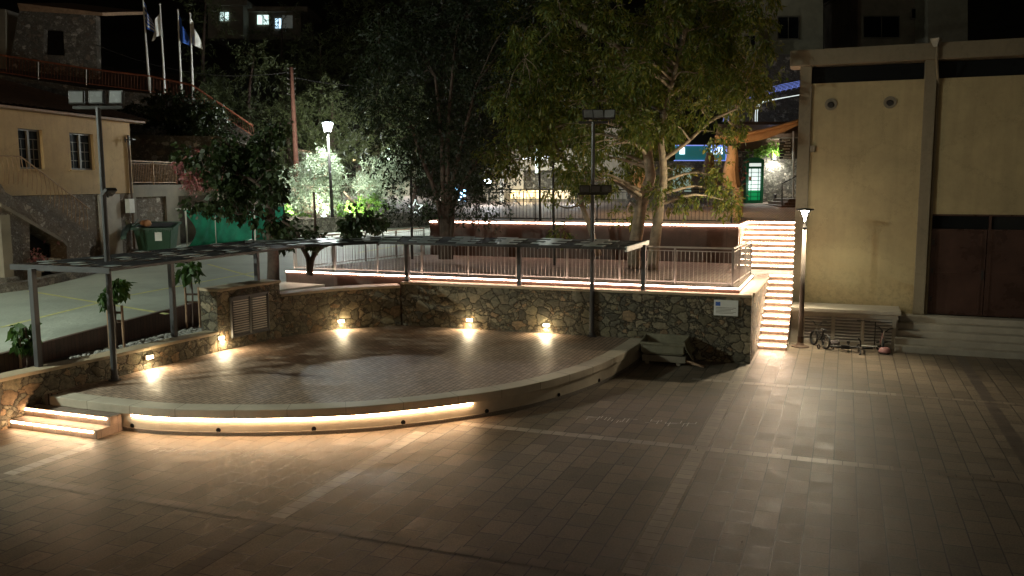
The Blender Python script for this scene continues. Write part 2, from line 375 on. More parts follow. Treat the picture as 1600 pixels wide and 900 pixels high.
# ================================================================= GROUND
mb = MB(); mb.face([(-260, -80, 0), (260, -80, 0), (260, 300, 0), (-260, 300, 0)]); struct('plaza_paving', mb, m_plaza)
mb = MB()
for s0 in (-12.42, -7.29, -2.3):
    t1 = 11.45 if s0 < -12 else (13.95 if s0 < -7 else (22.15 if s0 < -2 else (25.08)))
    q_ = 9.4 if s0 == -7.29 else -6
    mb.face([W(s0, q_, .002), W(s0+.24, q_, .002), W(s0+.24, t1, .002), W(s0, t1, .002)])
struct('stone_band_lengthways', mb, m_bandl)
mb = MB()
for t0, sa, sb in ((14.62, -6.7, .9), (19.9, -3.2, 1.2), (4.1, -14.6, 14)):
    mb.face([W(sa, t0, .0035), W(sb, t0, .0035), W(sb, t0+.22, .0035), W(sa, t0+.22, .0035)])
struct('stone_band_crossways', mb, m_bandlx)
mb = MB()
for s0, ta, t1 in ((-7.29, -6, 9.4), (2.86, -6, 25.08), (8.0, -6, 25.08)): mb.face([W(s0, ta, .002), W(s0+.24, ta, .002), W(s0+.24, t1, .002), W(s0, t1, .002)])
struct('dark_stone_band', mb, m_band)
mb = MB(); mb.face([W(-14.6, 9.36, .0035), W(14, 9.36, .0035), W(14, 9.56, .0035), W(-14.6, 9.56, .0035)]); mb.face([W(1.2, 19.9, .0035), W(14, 19.9, .0035), W(14, 20.06, .0035), W(1.2, 20.06, .0035)]); mb.face([W(.9, 14.62, .0035), W(14, 14.62, .0035), W(14, 14.78, .0035), W(.9, 14.78, .0035)]); struct('dark_stone_band', mb, m_bandx)
# road: gently rising sheet
mb = MB(); rp = [(-15.5, -12), (-15.5, 12), (-16.2, 19.2), (-14.6, 22.6), (-14.6, 64), (-120, 110), (-120, -12)]
pp = [W(a, b) for a, b in rp]; bt = [Vector((p.x, p.y, rz(p.y)-.4)) for p in pp]; tp = [Vector((p.x, p.y, rz(p.y))) for p in pp]
mb.hexa(bt, tp); struct('road', mb, m_road)
def roadline(pts, w=.13):
    mb = MB()
    for (a, b) in zip(pts, pts[1:]):
        A, B = onR(*a), onR(*b); d = (B-A); n = Vector((d.y, -d.x, 0)).normalized()*w/2
        q = [A-n, A+n, B+n, B-n]; mb.face([Vector((v.x, v.y, rz(v.y)+.005)) for v in q])
    return mb
mb = roadline([(45, 455), (262, 491)]); mb2 = roadline([(0, 512), (200, 462), (400, 425)]); mb3 = roadline([(325, 413), (400, 434)])
struct('road_marking', mb, m_line); struct('road_marking', mb2, m_line); struct('road_marking', mb3, m_line)
struct('road_marking', roadline([(560, 395), (690, 372)]), m_line)
# hill behind everything
gx, gy = 60, 40; mb = MB(); V = []
for j in range(gy+1):
    for i in range(gx+1):
        x = -130+260*i/gx; y = 50+110*j/gy
        z = 2.0+(y-50)*.30+(1 if x < 0 else .6)*max(0, (y-70))*.1+1.2*math.sin(x*.09)*min(1, (y-50)/20)+random.random()*.5*min(1, (y-50)/10)
        V.append(mb.bm.verts.new((x, y, z-.2)))
for j in range(gy):
    for i in range(gx): a = j*(gx+1)+i; mb.bm.faces.new((V[a], V[a+1], V[a+gx+2], V[a+gx+1]))
struct('hill', mb, m_hill, smooth=True)

# ================================================================= STAGE
lip = [(-14.3, 12.15), (-13.3, 12.12), (-12.4, 12.12), (-11.6, 12.17), (-10.7, 12.4), (-9.8, 12.72), (-8.95, 13.12), (-8.2, 13.58), (-7.5, 14.18), (-6.85, 14.86), (-6.25, 15.62), (-5.75, 16.5), (-5.4, 17.4), (-5.1, 18.5), (-4.92, 19.6), (-4.82, 20.8), (-4.78, 22.1)]
lip = cat_rom([Vector((a, b)) for a, b in lip], 6)
stage = thing('stage', 'low rounded brick-paved stage with a glowing concrete front, in front of the stone wall', 'stage', W(-9.5, 17, 0))
inner = offs(lip, -.36)
poly = [p for p in inner]+[Vector(q) for q in ((-5.1, 22.15), (-11.85, 21.95), (-13.3, 20.6), (-13.98, 19.1), (-14.22, 16.9), (-14.42, 13.7), (-14.6, 12.2))]
mb = MB(); mb.prism([W(p.x, p.y) for p in poly], .0, .49); part('floor', mb, m_stage, stage)
part('kerb', ribbon(MB(), inner, offs(lip, .045), .335, .502), m_kerb, stage, bevel=.012)
part('front_face', ribbon(MB(), offs(lip, -.3), lip, .075, .335), m_kerb, stage)
part('plinth', ribbon(MB(), offs(lip, -.3), offs(lip, .02), .0, .075), m_pebc, stage)
mb = MB(); acc = 0
for i in range(1, len(lip)-1):
    acc += (lip[i]-lip[i-1]).length
    if acc > .95:
        acc = 0; d = (lip[i+1]-lip[i-1]); n_ = Vector((d.y, -d.x)).normalized(); a_, b_ = lip[i]-n_*.36, lip[i]+n_*.0475
        part('kerb_joint', MB().bar(W(a_.x, a_.y, .42), W(b_.x, b_.y, .42), .007, .168), m_concd, stage)
led = [p for p in lip if -12.35 < p.x < -6.6]
part('led_strip', ribbon(MB(), offs(led, .004), offs(led, .03), .298, .324), e_led, stage)
for px, py in ((208, 666), (337, 674), (489, 672), (639, 664), (772, 645), (876, 620), (945, 595)):
    g = onZ(px, py, .1); a = Vector(st(g)); k = min(range(1, len(lip)-1), key=lambda i: (lip[i]-a).length)
    d = lip[k+1]-lip[k-1]; n = Vector((d.y, -d.x)).normalized(); p = lip[k]
    ax = W(n.x, n.y, 0).normalized()
    mb = MB(); mb.lathe(W(p.x, p.y, .11)-ax*.01, [(.045, 0), (.045, .022), (.03, .022), (.03, .012)], 14, ax)
    part('drain_hole', mb, m_black, stage)
stp = thing('stage_steps', 'two brick steps with glowing nosings at the left end of the stage', 'steps', W(-13.5, 11.8, 0))
for k, (t0, z1) in enumerate(((11.5, .165), (11.82, .33))):
    part('step', MB().box(-14.62, -12.48, t0, 12.1, z1-.165 if k == 0 else .16, z1), m_tread, stp, bevel=.01)
    part('led_strip', MB().box(-14.6, -12.56, t0-.018, t0+.002-.004, z1-.05, z1-.022), e_led, stp)

# ================================================================= STONE WALLS
def wall(name, label, pts, side, th, z0, z1, capw=.06, caph=.07, mat=None, capm=None, group=None):
    """pts polyline (s,t); wall lies on 'side' of it"""
    P_ = [Vector(p) for p in pts]; o = thing(name, label, 'wall', W(P_[0].x, P_[0].y, z0), 0, group)
    Q = offs(P_, side*th); part('masonry', ribbon(MB(), P_, Q, z0, z1-caph), mat or m_stone, o)
    part('coping', ribbon(MB(), offs(P_, -side*capw), offs(P_, side*(th+capw*.6)), z1-caph, z1), capm or m_cap, o, bevel=.012)
    return o
wall('low_stone_wall', 'long low stone wall with flat coping left of the stage', [(-14.95, 4), (-14.75, 8), (-14.62, 11.7), (-14.42, 13.7), (-14.22, 16.9)], -1, .35, 0, 1.0)
vb = wall('stone_wall', 'taller stone wall section holding a double louvred vent', [(-14.2, 16.9), (-13.96, 19.1)], -1, .55, 0, 2.04)
wall('stone_wall', 'angled stone wall section with one wall light, behind the left of the stage', [(-13.96, 19.11), (-13.3, 20.55), (-12.6, 21.35), (-11.86, 21.9)], -1, .5, 0, 1.66)
mw = wall('retaining_wall', 'long stone retaining wall under the railing, from stage to stairs', [(-11.85, 21.95), (-2.08, 22.2)], -1, .38, 0, 1.76)
part('side_wall', MB().box(-2.42, -2.08, 22.58, 27.4, 0, 1.69), m_stone, mw)
part('side_coping', MB().box(-2.44, -2.04, 22.64, 27.4, 1.69, 1.76), m_cap, mw, bevel=.01)
# fill behind the angled walls
mb = MB(); mb.prism([W(a, b) for a, b in ((-16.1, 20), (-14.55, 17.3), (-14.3, 19.3), (-13.6, 20.9), (-12.0, 22.3), (-12.0, 22.37), (-16.1, 22.37))], 0, 1.22); struct('planting_bed', mb, m_soil)
mb = MB(); mb.prism([W(a, b) for a, b in ((-15.55, 4), (-15.2, 4), (-14.97, 11.7), (-14.77, 13.7), (-14.6, 17.3), (-16.1, 19.4), (-15.55, 12))], 0, .9); struct('planter_soil', mb, m_soil)
kb = thing('planter_kerb', 'low brown retaining edge between pebble bed and road', 'kerb', W(-15.5, 12, .9))
kp = [Vector(p) for p in ((-15.42, 4), (-15.42, 12), (-16.1, 19.2))]
for (a, b) in zip(kp, kp[1:]):
    pa, pb = W(a.x, a.y), W(b.x, b.y); za, zb = rz(pa.y)+.03, rz(pb.y)+.03; n = (pb-pa).cross(Vector((0, 0, 1))).normalized()*.12
    mb = MB(); q = [pa, pb, pb-n, pa-n]
    mb.hexa([Vector((v.x, v.y, .85)) for v in q], [Vector((v.x, v.y, z)) for v, z in zip(q, (za, zb, zb, za))]); part('edge_board', mb, m_deck, kb)
# pebbles
vv = []; mb = MB()
for i in range(420):
    t = random.uniform(13.5, 18.8); s0 = -15.0-.15*(t-13.5)/5; s = s0+random.uniform(-.35, .3) ; p = W(s, t, .92)
    r = random.uniform(.03, .07); a = random.random()*6
    m4 = Matrix.Translation(p) @ Matrix.Rotation(a, 4, 'Z') @ Matrix.Diagonal((r*1.4, r, r*.6, 1))
    bmesh.ops.create_icosphere(mb.bm, subdivisions=1, radius=1, matrix=m4)
tag(part('pebbles', mb, m_peb, smooth=True), 'pale pebbles filling the planting strip beside the road', 'pebbles', kind='stuff')
# vent on tall section
a, b = Vector((-14.2, 16.9)), Vector((-13.96, 19.1)); ax_t = (W(b.x, b.y)-W(a.x, a.y)).normalized(); ax_n = Vector((ax_t.y, -ax_t.x, 0))
vt = thing('louvred_vent', 'grey double-leaf louvred vent set in the stone wall', 'vent', W(-14.1, 18, 1.3))
c0 = W(-14.085, 17.95, 1.28)+ax_n*.01
for d in (-.32, .32):
    lf = part('leaf', MB().obox(c0+ax_t*d+ax_n*.012, (.03, .6, .92), (ax_n, ax_t, (0, 0, 1))), m_grey, vt)
    mb = MB()
    for k in range(14): mb.obox(c0+ax_t*d+ax_n*.045+Vector((0, 0, -.39+k*.06)), (.03, .5, .022), (ax_n, ax_t, (0, 0, 1)))
    part('louvres', mb, m_steel, lf)
mb = MB()
for p, q in (((-.66, -.49), (.66, -.49)), ((-.66, .49), (.66, .49)), ((-.64, -.49), (-.64, .49)), ((.64, -.49), (.64, .49)), ((0, -.49), (0, .49))):
    mb.bar(c0+ax_t*p[0]+Vector((0, 0, p[1]))+ax_n*.04, c0+ax_t*q[0]+Vector((0, 0, q[1]))+ax_n*.04, .05)
part('frame', mb, m_grey, vt)
# recessed wall lights
WL = [((533, 502), 'under the bend of the terrace wall', (-13.3, 20.55), (-12.6, 21.35)), ((734, 500), 'middle of the retaining wall behind the stage', None, None), ((854, 508), 'right end of the wall behind the stage, beside orange stones', None, None), ((233, 558), 'in the low stone wall, nearest the steps', (-14.62, 11.7), (-14.42, 13.7)), ((345, 528), 'in the low stone wall, beside the vent section', (-14.42, 13.7), (-14.22, 16.9))]
for (px, py), lab, a, b in WL:
    if a is None: a, b = (-11.85, 21.95), (-2.08, 22.2)
    A, B = W(*a), W(*b); tx = (B-A).normalized(); nn = Vector((tx.y, -tx.x, 0))
    if nn.dot(Vector((0, -1, 0))) < 0 and abs(nn.y) > abs(nn.x): nn = -nn
    if abs(nn.x) > abs(nn.y) and nn.x < 0: nn = -nn
    d = ray(px, py); k = (A-Vector((0, 0, H))).dot(nn)/d.dot(nn); p = Vector((0, 0, H))+d*k
    wl = thing('wall_light', 'small glowing recessed light '+lab, 'wall light', p, 0, 'recessed lights in the stone walls')
    part('housing', MB().obox(p+nn*.012, (.03, .22, .11), (nn, tx, (0, 0, 1))), m_steel, wl, bevel=.008)
    part('lens', MB().obox(p+nn*.03, (.012, .17, .065), (nn, tx, (0, 0, 1))), e_spot, wl)
    light('SPOT', p+nn*.07, 72, (1, .8, .5), .05, p+nn*.26-Vector((0, 0, .4)), 165, .7)
    light('POINT', p+nn*.16, 8, (1, .82, .48), .04)

# ================================================================= LOWER TERRACE
lt = thing('lower_terrace', 'raised terrace clad in brown boards with glowing edge, behind the stone wall', 'terrace', W(-9, 25, 0))
ltp = [(-16.1, 22.42), (-2.42, 22.42), (-2.42, 26.0), (-3.22, 26.0), (-3.22, 29.15), (-14.65, 29.15), (-14.9, 27.7)]
mb = MB(); mb.prism([W(a, b) for a, b in ltp], 1.62, 1.9); part('floor', mb, m_terr, lt)
mb = MB(); mb.box(-16.1, -12.0, 22.38, 22.42, 1.3, 1.86); mb.box(-12.0, -2.4, 22.38, 22.42, 1.76, 1.86)
part('front_boards', mb, m_deck, lt)
part('led_strip', MB().box(-16.08, -2.4, 22.355, 22.38, 1.865, 1.892), e_ledp, lt)
part('led_strip', MB().box(-2.42, -2.395, 22.38, 25.6, 1.865, 1.892), e_ledp, lt)
# upper terrace and plateau
ut = thing('upper_terrace', 'upper terrace with brown clad wall and glowing top edge', 'terrace', W(-9, 30, 1.9))
part('front_wall', MB().box(-14.5, -3.22, 29.2, 29.5, 1.2, 3.14), m_deck, ut)
part('side_wall', MB().box(-3.4, -3.2, 29.5, 31.8, 1.7, 3.14), m_cap, ut)
part('floor', MB().box(-14.5, -3.2, 29.2, 31.45, 3.14, 3.2), m_terr, ut)
part('led_strip', MB().box(-13.9, -3.2, 29.17, 29.197, 3.12, 3.15), e_ledp, ut)
part('led_strip', MB().box(-3.2, -3.172, 29.2, 31.35, 3.12, 3.15), e_leds, ut)
part('led_strip', MB().box(-14.5, -14.2, 29.17, 29.197, 3.12, 3.15), e_ledp, ut)
mb = MB(); yp = [W(-14.5, 31.45), W(-1.352, 31.45), W(-1.352, 34), W(9, 60), W(9, 75), (-7, 75, 0), (-4, 50, 0)]
mb.hexa([Vector((p[0], p[1], 1.8)) for p in yp], [Vector((p[0], p[1], pz(p[1]))) for p in yp]); struct('cafe_yard', mb, m_terr)
rw = thing('planter_wall', 'low curved brown kerb by the cafe yard', 'wall', onY(1130, 330, 40))
mb = MB(); mb.bar(onY(985, 344, 40), onY(1165, 331, 40), .3, .35); part('kerb_wall', mb, m_deck, rw)
# staircase
sc = thing('staircase', 'long outdoor staircase with a glowing strip under every tread, beside the ochre building', 'staircase', W(-1.7, 24.3, 0))
def flight(sa, sb, t0, z0, n, r, w, tend):
    prof = [(t0, z0)]
    for i in range(n): prof += [(t0+i*w, z0+(i+1)*r), (t0+(i+1)*w if i < n-1 else tend, z0+(i+1)*r)]
    prof += [(tend, z0)]
    mb = MB(); mb.hexa([W(sa, t, z) for t, z in prof], [W(sb, t, z) for t, z in prof]); return mb
part('lower_flight', flight(-2.075, -1.32, 24.3, 0, 11, .16, .31, 28.8), m_tread, sc)
part('upper_flight', flight(-3.195, -1.35, 28.8, 1.76, 9, .16, .325, 31.45), m_tread, sc)
mb = MB(); mb.prism([W(a, b) for a, b in ((-3.21, 26.0), (-2.44, 26.0), (-2.44, 27.4), (-2.078, 27.4), (-2.078, 28.8), (-3.21, 28.8))], 1.2, 1.757); part('landing', mb, m_tread, sc)
for i in range(11): part('led_strip', MB().box(-2.06, -1.34, 24.3+i*.31-.022, 24.3+i*.31-.002, .16*(i+1)-.05, .16*(i+1)-.02), e_leds, sc)
for i in range(9): part('led_strip', MB().box(-3.18, -1.38, 28.8+i*.325-.022, 28.8+i*.325-.002, 1.76+.16*(i+1)-.05, 1.76+.16*(i+1)-.02), e_leds, sc)
part('stringer', MB().box(-1.319, -1.312, 24.28, 26.6, 0, .1), m_conc, sc)

# ================================================================= RAILINGS
def railing(name, label, A, B, h, mat, postn, gap=.11, rr=.007, group=None, base=.08, topw=.05, infill=True):
    o = thing(name, label, 'railing', A, 0, group); A = Vector(A); B = Vector(B); d = B-A; n = max(1, int(d.length/gap))
    U = Vector((0, 0, 1))
    part('top_rail', MB().bar(A+U*h, B+U*h, topw, .04), mat, o)
    mb = MB(); mb.bar(A+U*base, B+U*base, .03, .03); mb.bar(A+U*(h-.09), B+U*(h-.09), .03, .02)
    for i in range(1, n):
        p = A+d*(i/n); mb.tube([p+U*base, p+U*(h-.09)], rr, n=5)
    part('balusters', mb, mat, o)
    for i in range(postn+1):
        p = A+d*(i/postn); part('post', MB().bar(p, p+U*h, .045, .045, up=(0, 1, 0)), mat, o)
    return o
railing('railing', 'steel railing along the front edge of the lower terrace', W(-15.95, 22.62, 1.9), W(-2.62, 22.62, 1.9), .98, m_steel, 9)
railing('railing', 'short steel railing at the right end of the lower terrace beside the stairs', W(-2.62, 22.66, 1.9), W(-2.5, 26.0, 1.9), .98, m_steel, 3, gap=.1)
railing('railing', 'steel railing along the back left edge of the terrace by the road', W(-16.0, 22.8, 1.9), W(-14.7, 29.1, 1.9), 1.0, m_steel, 4)
railing('railing', 'black railing along the top of the upper terrace wall', W(-12.7, 29.45, 3.2), W(-3.5, 29.45, 3.2), 1.12, m_dark, 4, rr=.009, gap=.13)
railing('railing', 'copper coloured railing return at the head of the stairs', W(-3.45, 29.5, 3.2), W(-3.6, 33.6, 3.2), 1.15, m_tan, 3, gap=.07, rr=.012)

# ================================================================= CANOPY
cp = thing('slatted_canopy', 'long bent steel canopy of chequered plates on slim posts along the stage walls', 'canopy', W(-12, 20, 1.0))
cl = [Vector(p) for p in ((-14.2, 12.45), (-14.25, 19.3), (-12.35, 21.75), (-4.9, 21.75))]
def mitre(pts, d):
    out = []
    for i, p in enumerate(pts):
        ns = []
        if i > 0: v = pts[i]-pts[i-1]; ns.append(Vector((v.y, -v.x)).normalized())
        if i < len(pts)-1: v = pts[i+1]-pts[i]; ns.append(Vector((v.y, -v.x)).normalized())
        n = sum(ns, Vector((0, 0))).normalized(); out.append(p+n*(d/n.dot(ns[0])))
    return out
ZC = 3.0
ci, co = mitre(cl, 1.28), mitre(cl, -1.28)
for a in (ci, co):
    for p, q in zip(a, a[1:]):
        part('edge_beam', MB().bar(W(p.x, p.y, ZC-.02), W(q.x, q.y, ZC-.02), .04, .05), m_dark, cp)
for sg in range(3):
    mbL = MB(); mbD = mbL; mbF = mbL; nL = []
    a0, a1, b0, b1 = ci[sg], ci[sg+1], co[sg], co[sg+1]
    part('end_beam', MB().bar(W(a0.x, a0.y, ZC-.035), W(b0.x, b0.y, ZC-.035), .05, .11), m_grey if sg == 0 else m_dark, cp)
    Ls = (cl[sg+1]-cl[sg]).length; nl = int(Ls/.62); nw = 6
    def gp(u, v, z): a = a0.lerp(a1, u); b = b0.lerp(b1, u); p = a.lerp(b, v); return W(p.x, p.y, z)
    for i in range(nl):
        for j in range(nw):
            e = .035
            u0, u1, v0, v1 = (i+e)/nl, (i+1-e)/nl, (j+e)/nw, (j+1-e)/nw
            shift = (j % 2)*.5/nl
            u0 += shift-.0; u1 += shift
            if u1 > 1: continue
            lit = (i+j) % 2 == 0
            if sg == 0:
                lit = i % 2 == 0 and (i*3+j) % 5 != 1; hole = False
                if lit: um = (u0+u1)/2; u0 = um-.16/nl; u1 = um+.2/nl; v0 += .25/nw; v1 -= .1/nw  # pale dashes painted as plates where openings would show the lit road
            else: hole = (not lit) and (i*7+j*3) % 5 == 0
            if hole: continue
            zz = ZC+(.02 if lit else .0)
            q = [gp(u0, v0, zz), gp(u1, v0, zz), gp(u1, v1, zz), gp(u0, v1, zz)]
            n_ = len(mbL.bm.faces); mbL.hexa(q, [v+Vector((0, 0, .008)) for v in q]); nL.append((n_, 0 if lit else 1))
    nL.append((len(mbL.bm.faces), 2))
    for j in range(1, nw): mbF.bar(gp(0, j/nw, ZC-.02), gp(1, j/nw, ZC-.02), .02, .03)
    k = max(2, int(Ls/1.9))
    for i in range(1, k): mbF.bar(gp(i/k, 0, ZC-.05), gp(i/k, 1, ZC-.05), .05, .06)
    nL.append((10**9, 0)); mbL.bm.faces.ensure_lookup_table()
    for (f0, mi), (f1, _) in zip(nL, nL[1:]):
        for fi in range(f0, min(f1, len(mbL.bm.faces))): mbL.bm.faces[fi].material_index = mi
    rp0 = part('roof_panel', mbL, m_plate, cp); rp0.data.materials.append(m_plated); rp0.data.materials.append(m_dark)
part('end_beam', MB().bar(W(ci[3].x, ci[3].y, ZC-.035), W(co[3].x, co[3].y, ZC-.035), .06, .12), m_white, cp)
for s, t, z in ((-14.82, 12.36, 1.0), (-14.68, 15.95, 1.0), (-14.4, 18.75, 2.04), (-11.75, 22.15, 1.76), (-8.3, 22.2, 1.76), (-4.85, 22.25, 1.76)):
    part('post', MB().box(s-.055, s+.055, t-.055, t+.055, z, ZC-.05), m_grey, cp, bevel=.005)

# ================================================================= FLOODLIGHT MASTS
def head(parent, c, w, h, tilt, yaw=0, face=m_steel):
    ay = Matrix.Rotation(yaw, 3, 'Z') @ Vector((0, -1, 0)); x = Matrix.Rotation(yaw, 3, 'Z') @ Vector((1, 0, 0))
    n = (ay*math.cos(tilt)-Vector((0, 0, 1))*math.sin(tilt)); u = n.cross(x)
    hd = part('flood_head', MB().obox(c, (w, .07, h), (x, n, u)), m_dark, parent, bevel=.008)
    part('glass', MB().obox(Vector(c)+n*.038, (w*.84, .008, h*.8), (x, n, u)), face, hd)
    mb = MB(); mb.bar(Vector(c)-n*.03-Vector((0, 0, h*.25)), Vector(c)-n*.05-Vector((0, 0, h*.75)), .03); part('bracket', mb, m_dark, hd)
def mast(base, top, label, heads, arm, low=None):
    o = thing('floodlight_mast', label, 'floodlight mast', base, 0, 'floodlight masts by the stage'); b = Vector(base)
    part('pole', MB().tube([b, b+Vector((0, 0, top-b.z))], .068, .05, 12), m_grey, o, smooth=False)
    part('base_plate', MB().lathe(b, [(.13, 0), (.13, .02), (.08, .03), (.08, .1)], 14), m_grey, o)
    part('crossarm', MB().bar((b.x-arm, b.y, top), (b.x+arm, b.y, top), .07, .06), m_dark, o)
    for hx, ti, ya in heads: head(o, Vector((b.x+hx, b.y-.03, top+.2)), .3, .27, ti, ya, m_lens)
    if low:
        z = low[0]; part('lower_arm', MB().bar((b.x-.4, b.y-.07, z), (b.x+.4, b.y-.07, z), .05, .05), m_dark, o) if len(low) > 2 else None
        for hx, ti, ya in low[1]: head(o, Vector((b.x+hx, b.y-.12, z+.13)), .27, .2, ti, ya, m_lensd)
    return o
m_lens = M('flood_glass', (.2, .2, .2), .25, .1, 4, 0); m_lensd = M('flood_glass_dim', (.12, .12, .12), .25, .1, 4, 0)
mast(W(-14.18, 13.62, .5), 6.13, 'tall floodlight mast rising through the canopy on the left', [(-.4, -.1, .1), (0, -.1, 0), (.4, -.15, -.15)], .5, (4.3, [(.17, .9, 1.2)]))
mast(W(-6.17, 22.0, .5), 6.12, 'tall floodlight mast in front of the terrace railing, with six heads', [(-.13, -.45, .15), (.12, -.45, .1), (.42, -.5, -.25)], .38, (4.28, [(-.22, .1, 0), (.06, .1, 0), (.34, .1, 0)], 1))

# ================================================================= OCHRE BUILDING
FT = 26.75
ob = thing('ochre_building', 'large plain ochre building with brown metal doors and a concrete parapet', 'building', W(3, 27, 0))
mb = MB(); mb.box(-1.34, 2.3, FT, FT+.4, 0, 7.36); mb.box(2.3, 6.6, FT, FT+.4, 3.66, 7.36); mb.box(6.6, 14, FT, FT+.4, 0, 7.36); mb.box(-1.34, -1.04, FT+.4, 44, 0, 7.36)
part('wall', mb, m_bldg, ob)
mb = MB(); mb.box(-1.345, -1.03, FT-.06, FT, 0, 7.84); mb.box(-1.34, -1.03, FT, FT+.4, 7.36, 7.84); part('corner_pier', mb, m_bldgc, ob)
mb = MB(); mb.box(1.92, 2.2, FT-.16, FT, .83, 7.84); mb.box(1.92, 2.2, FT, FT+.4, 7.36, 7.84); part('pilaster', mb, m_bldgc, ob)
part('pilaster', MB().box(6.7, 6.98, FT-.16, FT, .83, 7.84), m_bldgc, ob)
part('clerestory_glass', MB().box(-1.03, 13.8, FT+.3, FT+.33, 7.36, 7.84), m_glassd, ob)
part('parapet', MB().box(-1.62, 14, FT-.32, FT+.6, 7.84, 8.28), m_bldgc, ob, bevel=.01)
part('roof', MB().box(-1.4, 14, FT+.6, 44, 7.8, 8.1), m_concd, ob)
dr = part('door', MB().box(2.32, 3.69, FT+.12, FT+.16, .84, 3.2), m_door, ob)
mb = MB(); mb.box(2.4, 2.43, FT+.1, FT+.12, .9, 3.1); mb.box(3.56, 3.6, FT+.1, FT+.12, .9, 3.1); mb.box(2.34, 3.67, FT+.1, FT+.12, 2.0, 2.03); part('rail', mb, m_door, dr)
mb = MB()
for z in (1.2, 2.0, 2.8): mb.box(2.34, 2.4, FT+.09, FT+.12, z, z+.14)
mb.box(3.6, 3.66, FT+.08, FT+.12, 1.85, 2.1); part('hinges_and_handle', mb, m_dark, dr)
d2 = part('door', MB().box(3.71, 5.1, FT+.12, FT+.16, .84, 3.2), m_door, ob)
mb = MB(); mb.box(3.8, 3.83, FT+.1, FT+.12, .9, 3.1); mb.box(3.72, 5.08, FT+.1, FT+.12, 2.0, 2.03); part('rail', mb, m_door, d2)
part('door', MB().box(5.12, 6.55, FT+.12, FT+.16, .84, 3.2), m_door, ob)
part('transom', MB().box(2.32, 3.72, FT+.16, FT+.19, 3.24, 3.62), m_glassd, ob); part('transom', MB().box(3.78, 6.55, FT+.16, FT+.19, 3.24, 3.62), m_black, ob)
mb = MB(); mb.box(2.3, 6.6, FT+.08, FT+.2, 3.2, 3.245); mb.box(2.3, 6.6, FT+.06, FT+.2, 3.61, 3.66); mb.box(3.72, 3.78, FT+.1, FT+.2, 3.24, 3.62); part('door_frame', mb, m_door, ob)
mb = MB(); mb.tube([W(2.26, FT-.06, .85), W(2.26, FT-.06, 7.2), W(2.16, FT-.4, 7.8), W(2.16, FT-.4, 8.2)], .035, n=8); part('downpipe', mb, m_bldgc, ob)
mb = MB(); mb.lathe(W(2.12, FT-.42, 8.15), [(.06, 0), (.08, .02), (.16, .18), (.16, .22)], 4); part('rain_hopper', mb, m_conc, ob)
for s in (-.48, 1.07):
    v = part('round_vent', MB().lathe(W(s, FT-.001, 6.76), [(.17, 0), (.17, .03), (.1, .03), (.1, .012)], 18, W(0, -1, 0)), m_concd, ob)
    part('flap', MB().lathe(W(s, FT-.012, 6.74), [(.09, 0), (.07, .05)], 14, W(0, -1, -.2)), m_dark, v)
mb = MB(); mb.tube([W(-1.02, FT-.075, 1.2), W(-1.02, FT-.075, 7.3)], .012, n=6); part('cable', mb, m_concd, ob)
part('junction_box', MB().box(-1.0, -.86, FT-.1, FT-.002, 5.42, 5.6), m_concd, ob, bevel=.01)
# plinth with louvres
pl = thing('louvred_plinth', 'concrete ledge with three slatted vents below the ochre wall', 'ledge', W(.2, 26, 0))
mb = MB(); mb.box(-1.3, 1.5, 25.7, FT-.065, 0, .93); part('body', mb, m_conc, pl)
part('slab', MB().box(-1.31, 1.56, 25.5, FT-.07, .93, 1.04), m_conc, pl, bevel=.015)
mb = MB(); mb.box(-1.3, 1.5, 25.6, 25.7, 0, .1); mb.box(-1.3, 1.5, 25.6, 25.7, .8, .93); mb.box(-1.3, -1.03, 25.602, 25.7, .1, .8)
for s in (-.98, -.17, .6, 1.4): mb.box(s-.05, s+.05, 25.602, 25.7, .1, .8)
part('surround', mb, m_conc, pl)
for a, b in ((-.93, -.22), (-.12, .55), (.65, 1.35)):
    mb = MB()
    for k in range(8): z = .115+k*.088; mb.hexa([W(a, 25.605, z), W(b, 25.605, z), W(b, 25.66, z+.03), W(a, 25.66, z+.03)], [W(a, 25.605, z+.03), W(b, 25.605, z+.03), W(b, 25.66, z+.055), W(a, 25.66, z+.055)])
    v = part('vent', MB().box(a, b, 25.692, 25.697, .1, .8), m_grey, pl); part('slats', mb, m_slat, v)
es = thing('entrance_steps', 'wide concrete steps leading up to the brown metal doors', 'steps', W(5, 26, 0))
for i in range(5):
    z0 = .166*i; part('step', MB().box(1.42 if i < 4 else 1.56, 13, 25.1+i*.3, FT if i == 4 else FT-.1, z0, z0+.166-(0.0)), m_conc, es, bevel=.012)

# ================================================================= PLAZA LAMP
lp = thing('street_lamp', 'slim plaza lamp with flared head, standing beside the stairs', 'street lamp', W(-1.0, 25.02, 0)); b = W(-1.0, 25.02, 0)
U = Vector((0, 0, 1))
part('base', MB().lathe(b, [(.24, 0), (.24, .025), (.12, .06), (.085, .12), (.085, .3)], 20), m_wdark, lp, smooth=False)
part('pole', MB().tube([b+U*.1, b+U*3.3], .075, .05, 14), M('brown_pole_paint', (.085, .068, .055), .65, .15, 5, .05), lp, smooth=True)
part('collar', MB().lathe(b+U*3.28, [(.055, 0), (.06, .05), (.045, .12), (.04, .2)], 14), m_dark, lp)
mb = MB()
for k in range(4):
    a = k*math.pi/2+.4; d = Vector((math.cos(a), math.sin(a), 0))
    mb.tube([b+U*3.45+d*.04, b+U*3.6+d*.07, b+U*3.72+d*.13, b+U*3.8+d*.2], .012, n=6)
part('arms', mb, m_dark, lp)
part('reflector', MB().lathe(b+U*3.8, [(.03, -.03), (.18, -.012), (.23, 0), (.23, .03), (.05, .06)], 24), m_dark, lp)
part('glow_core', MB().lathe(b+U*3.5, [(.015, 0), (.02, .06), (.03, .2), (.1, .265), (.1, .28)], 16), e_cool, lp)
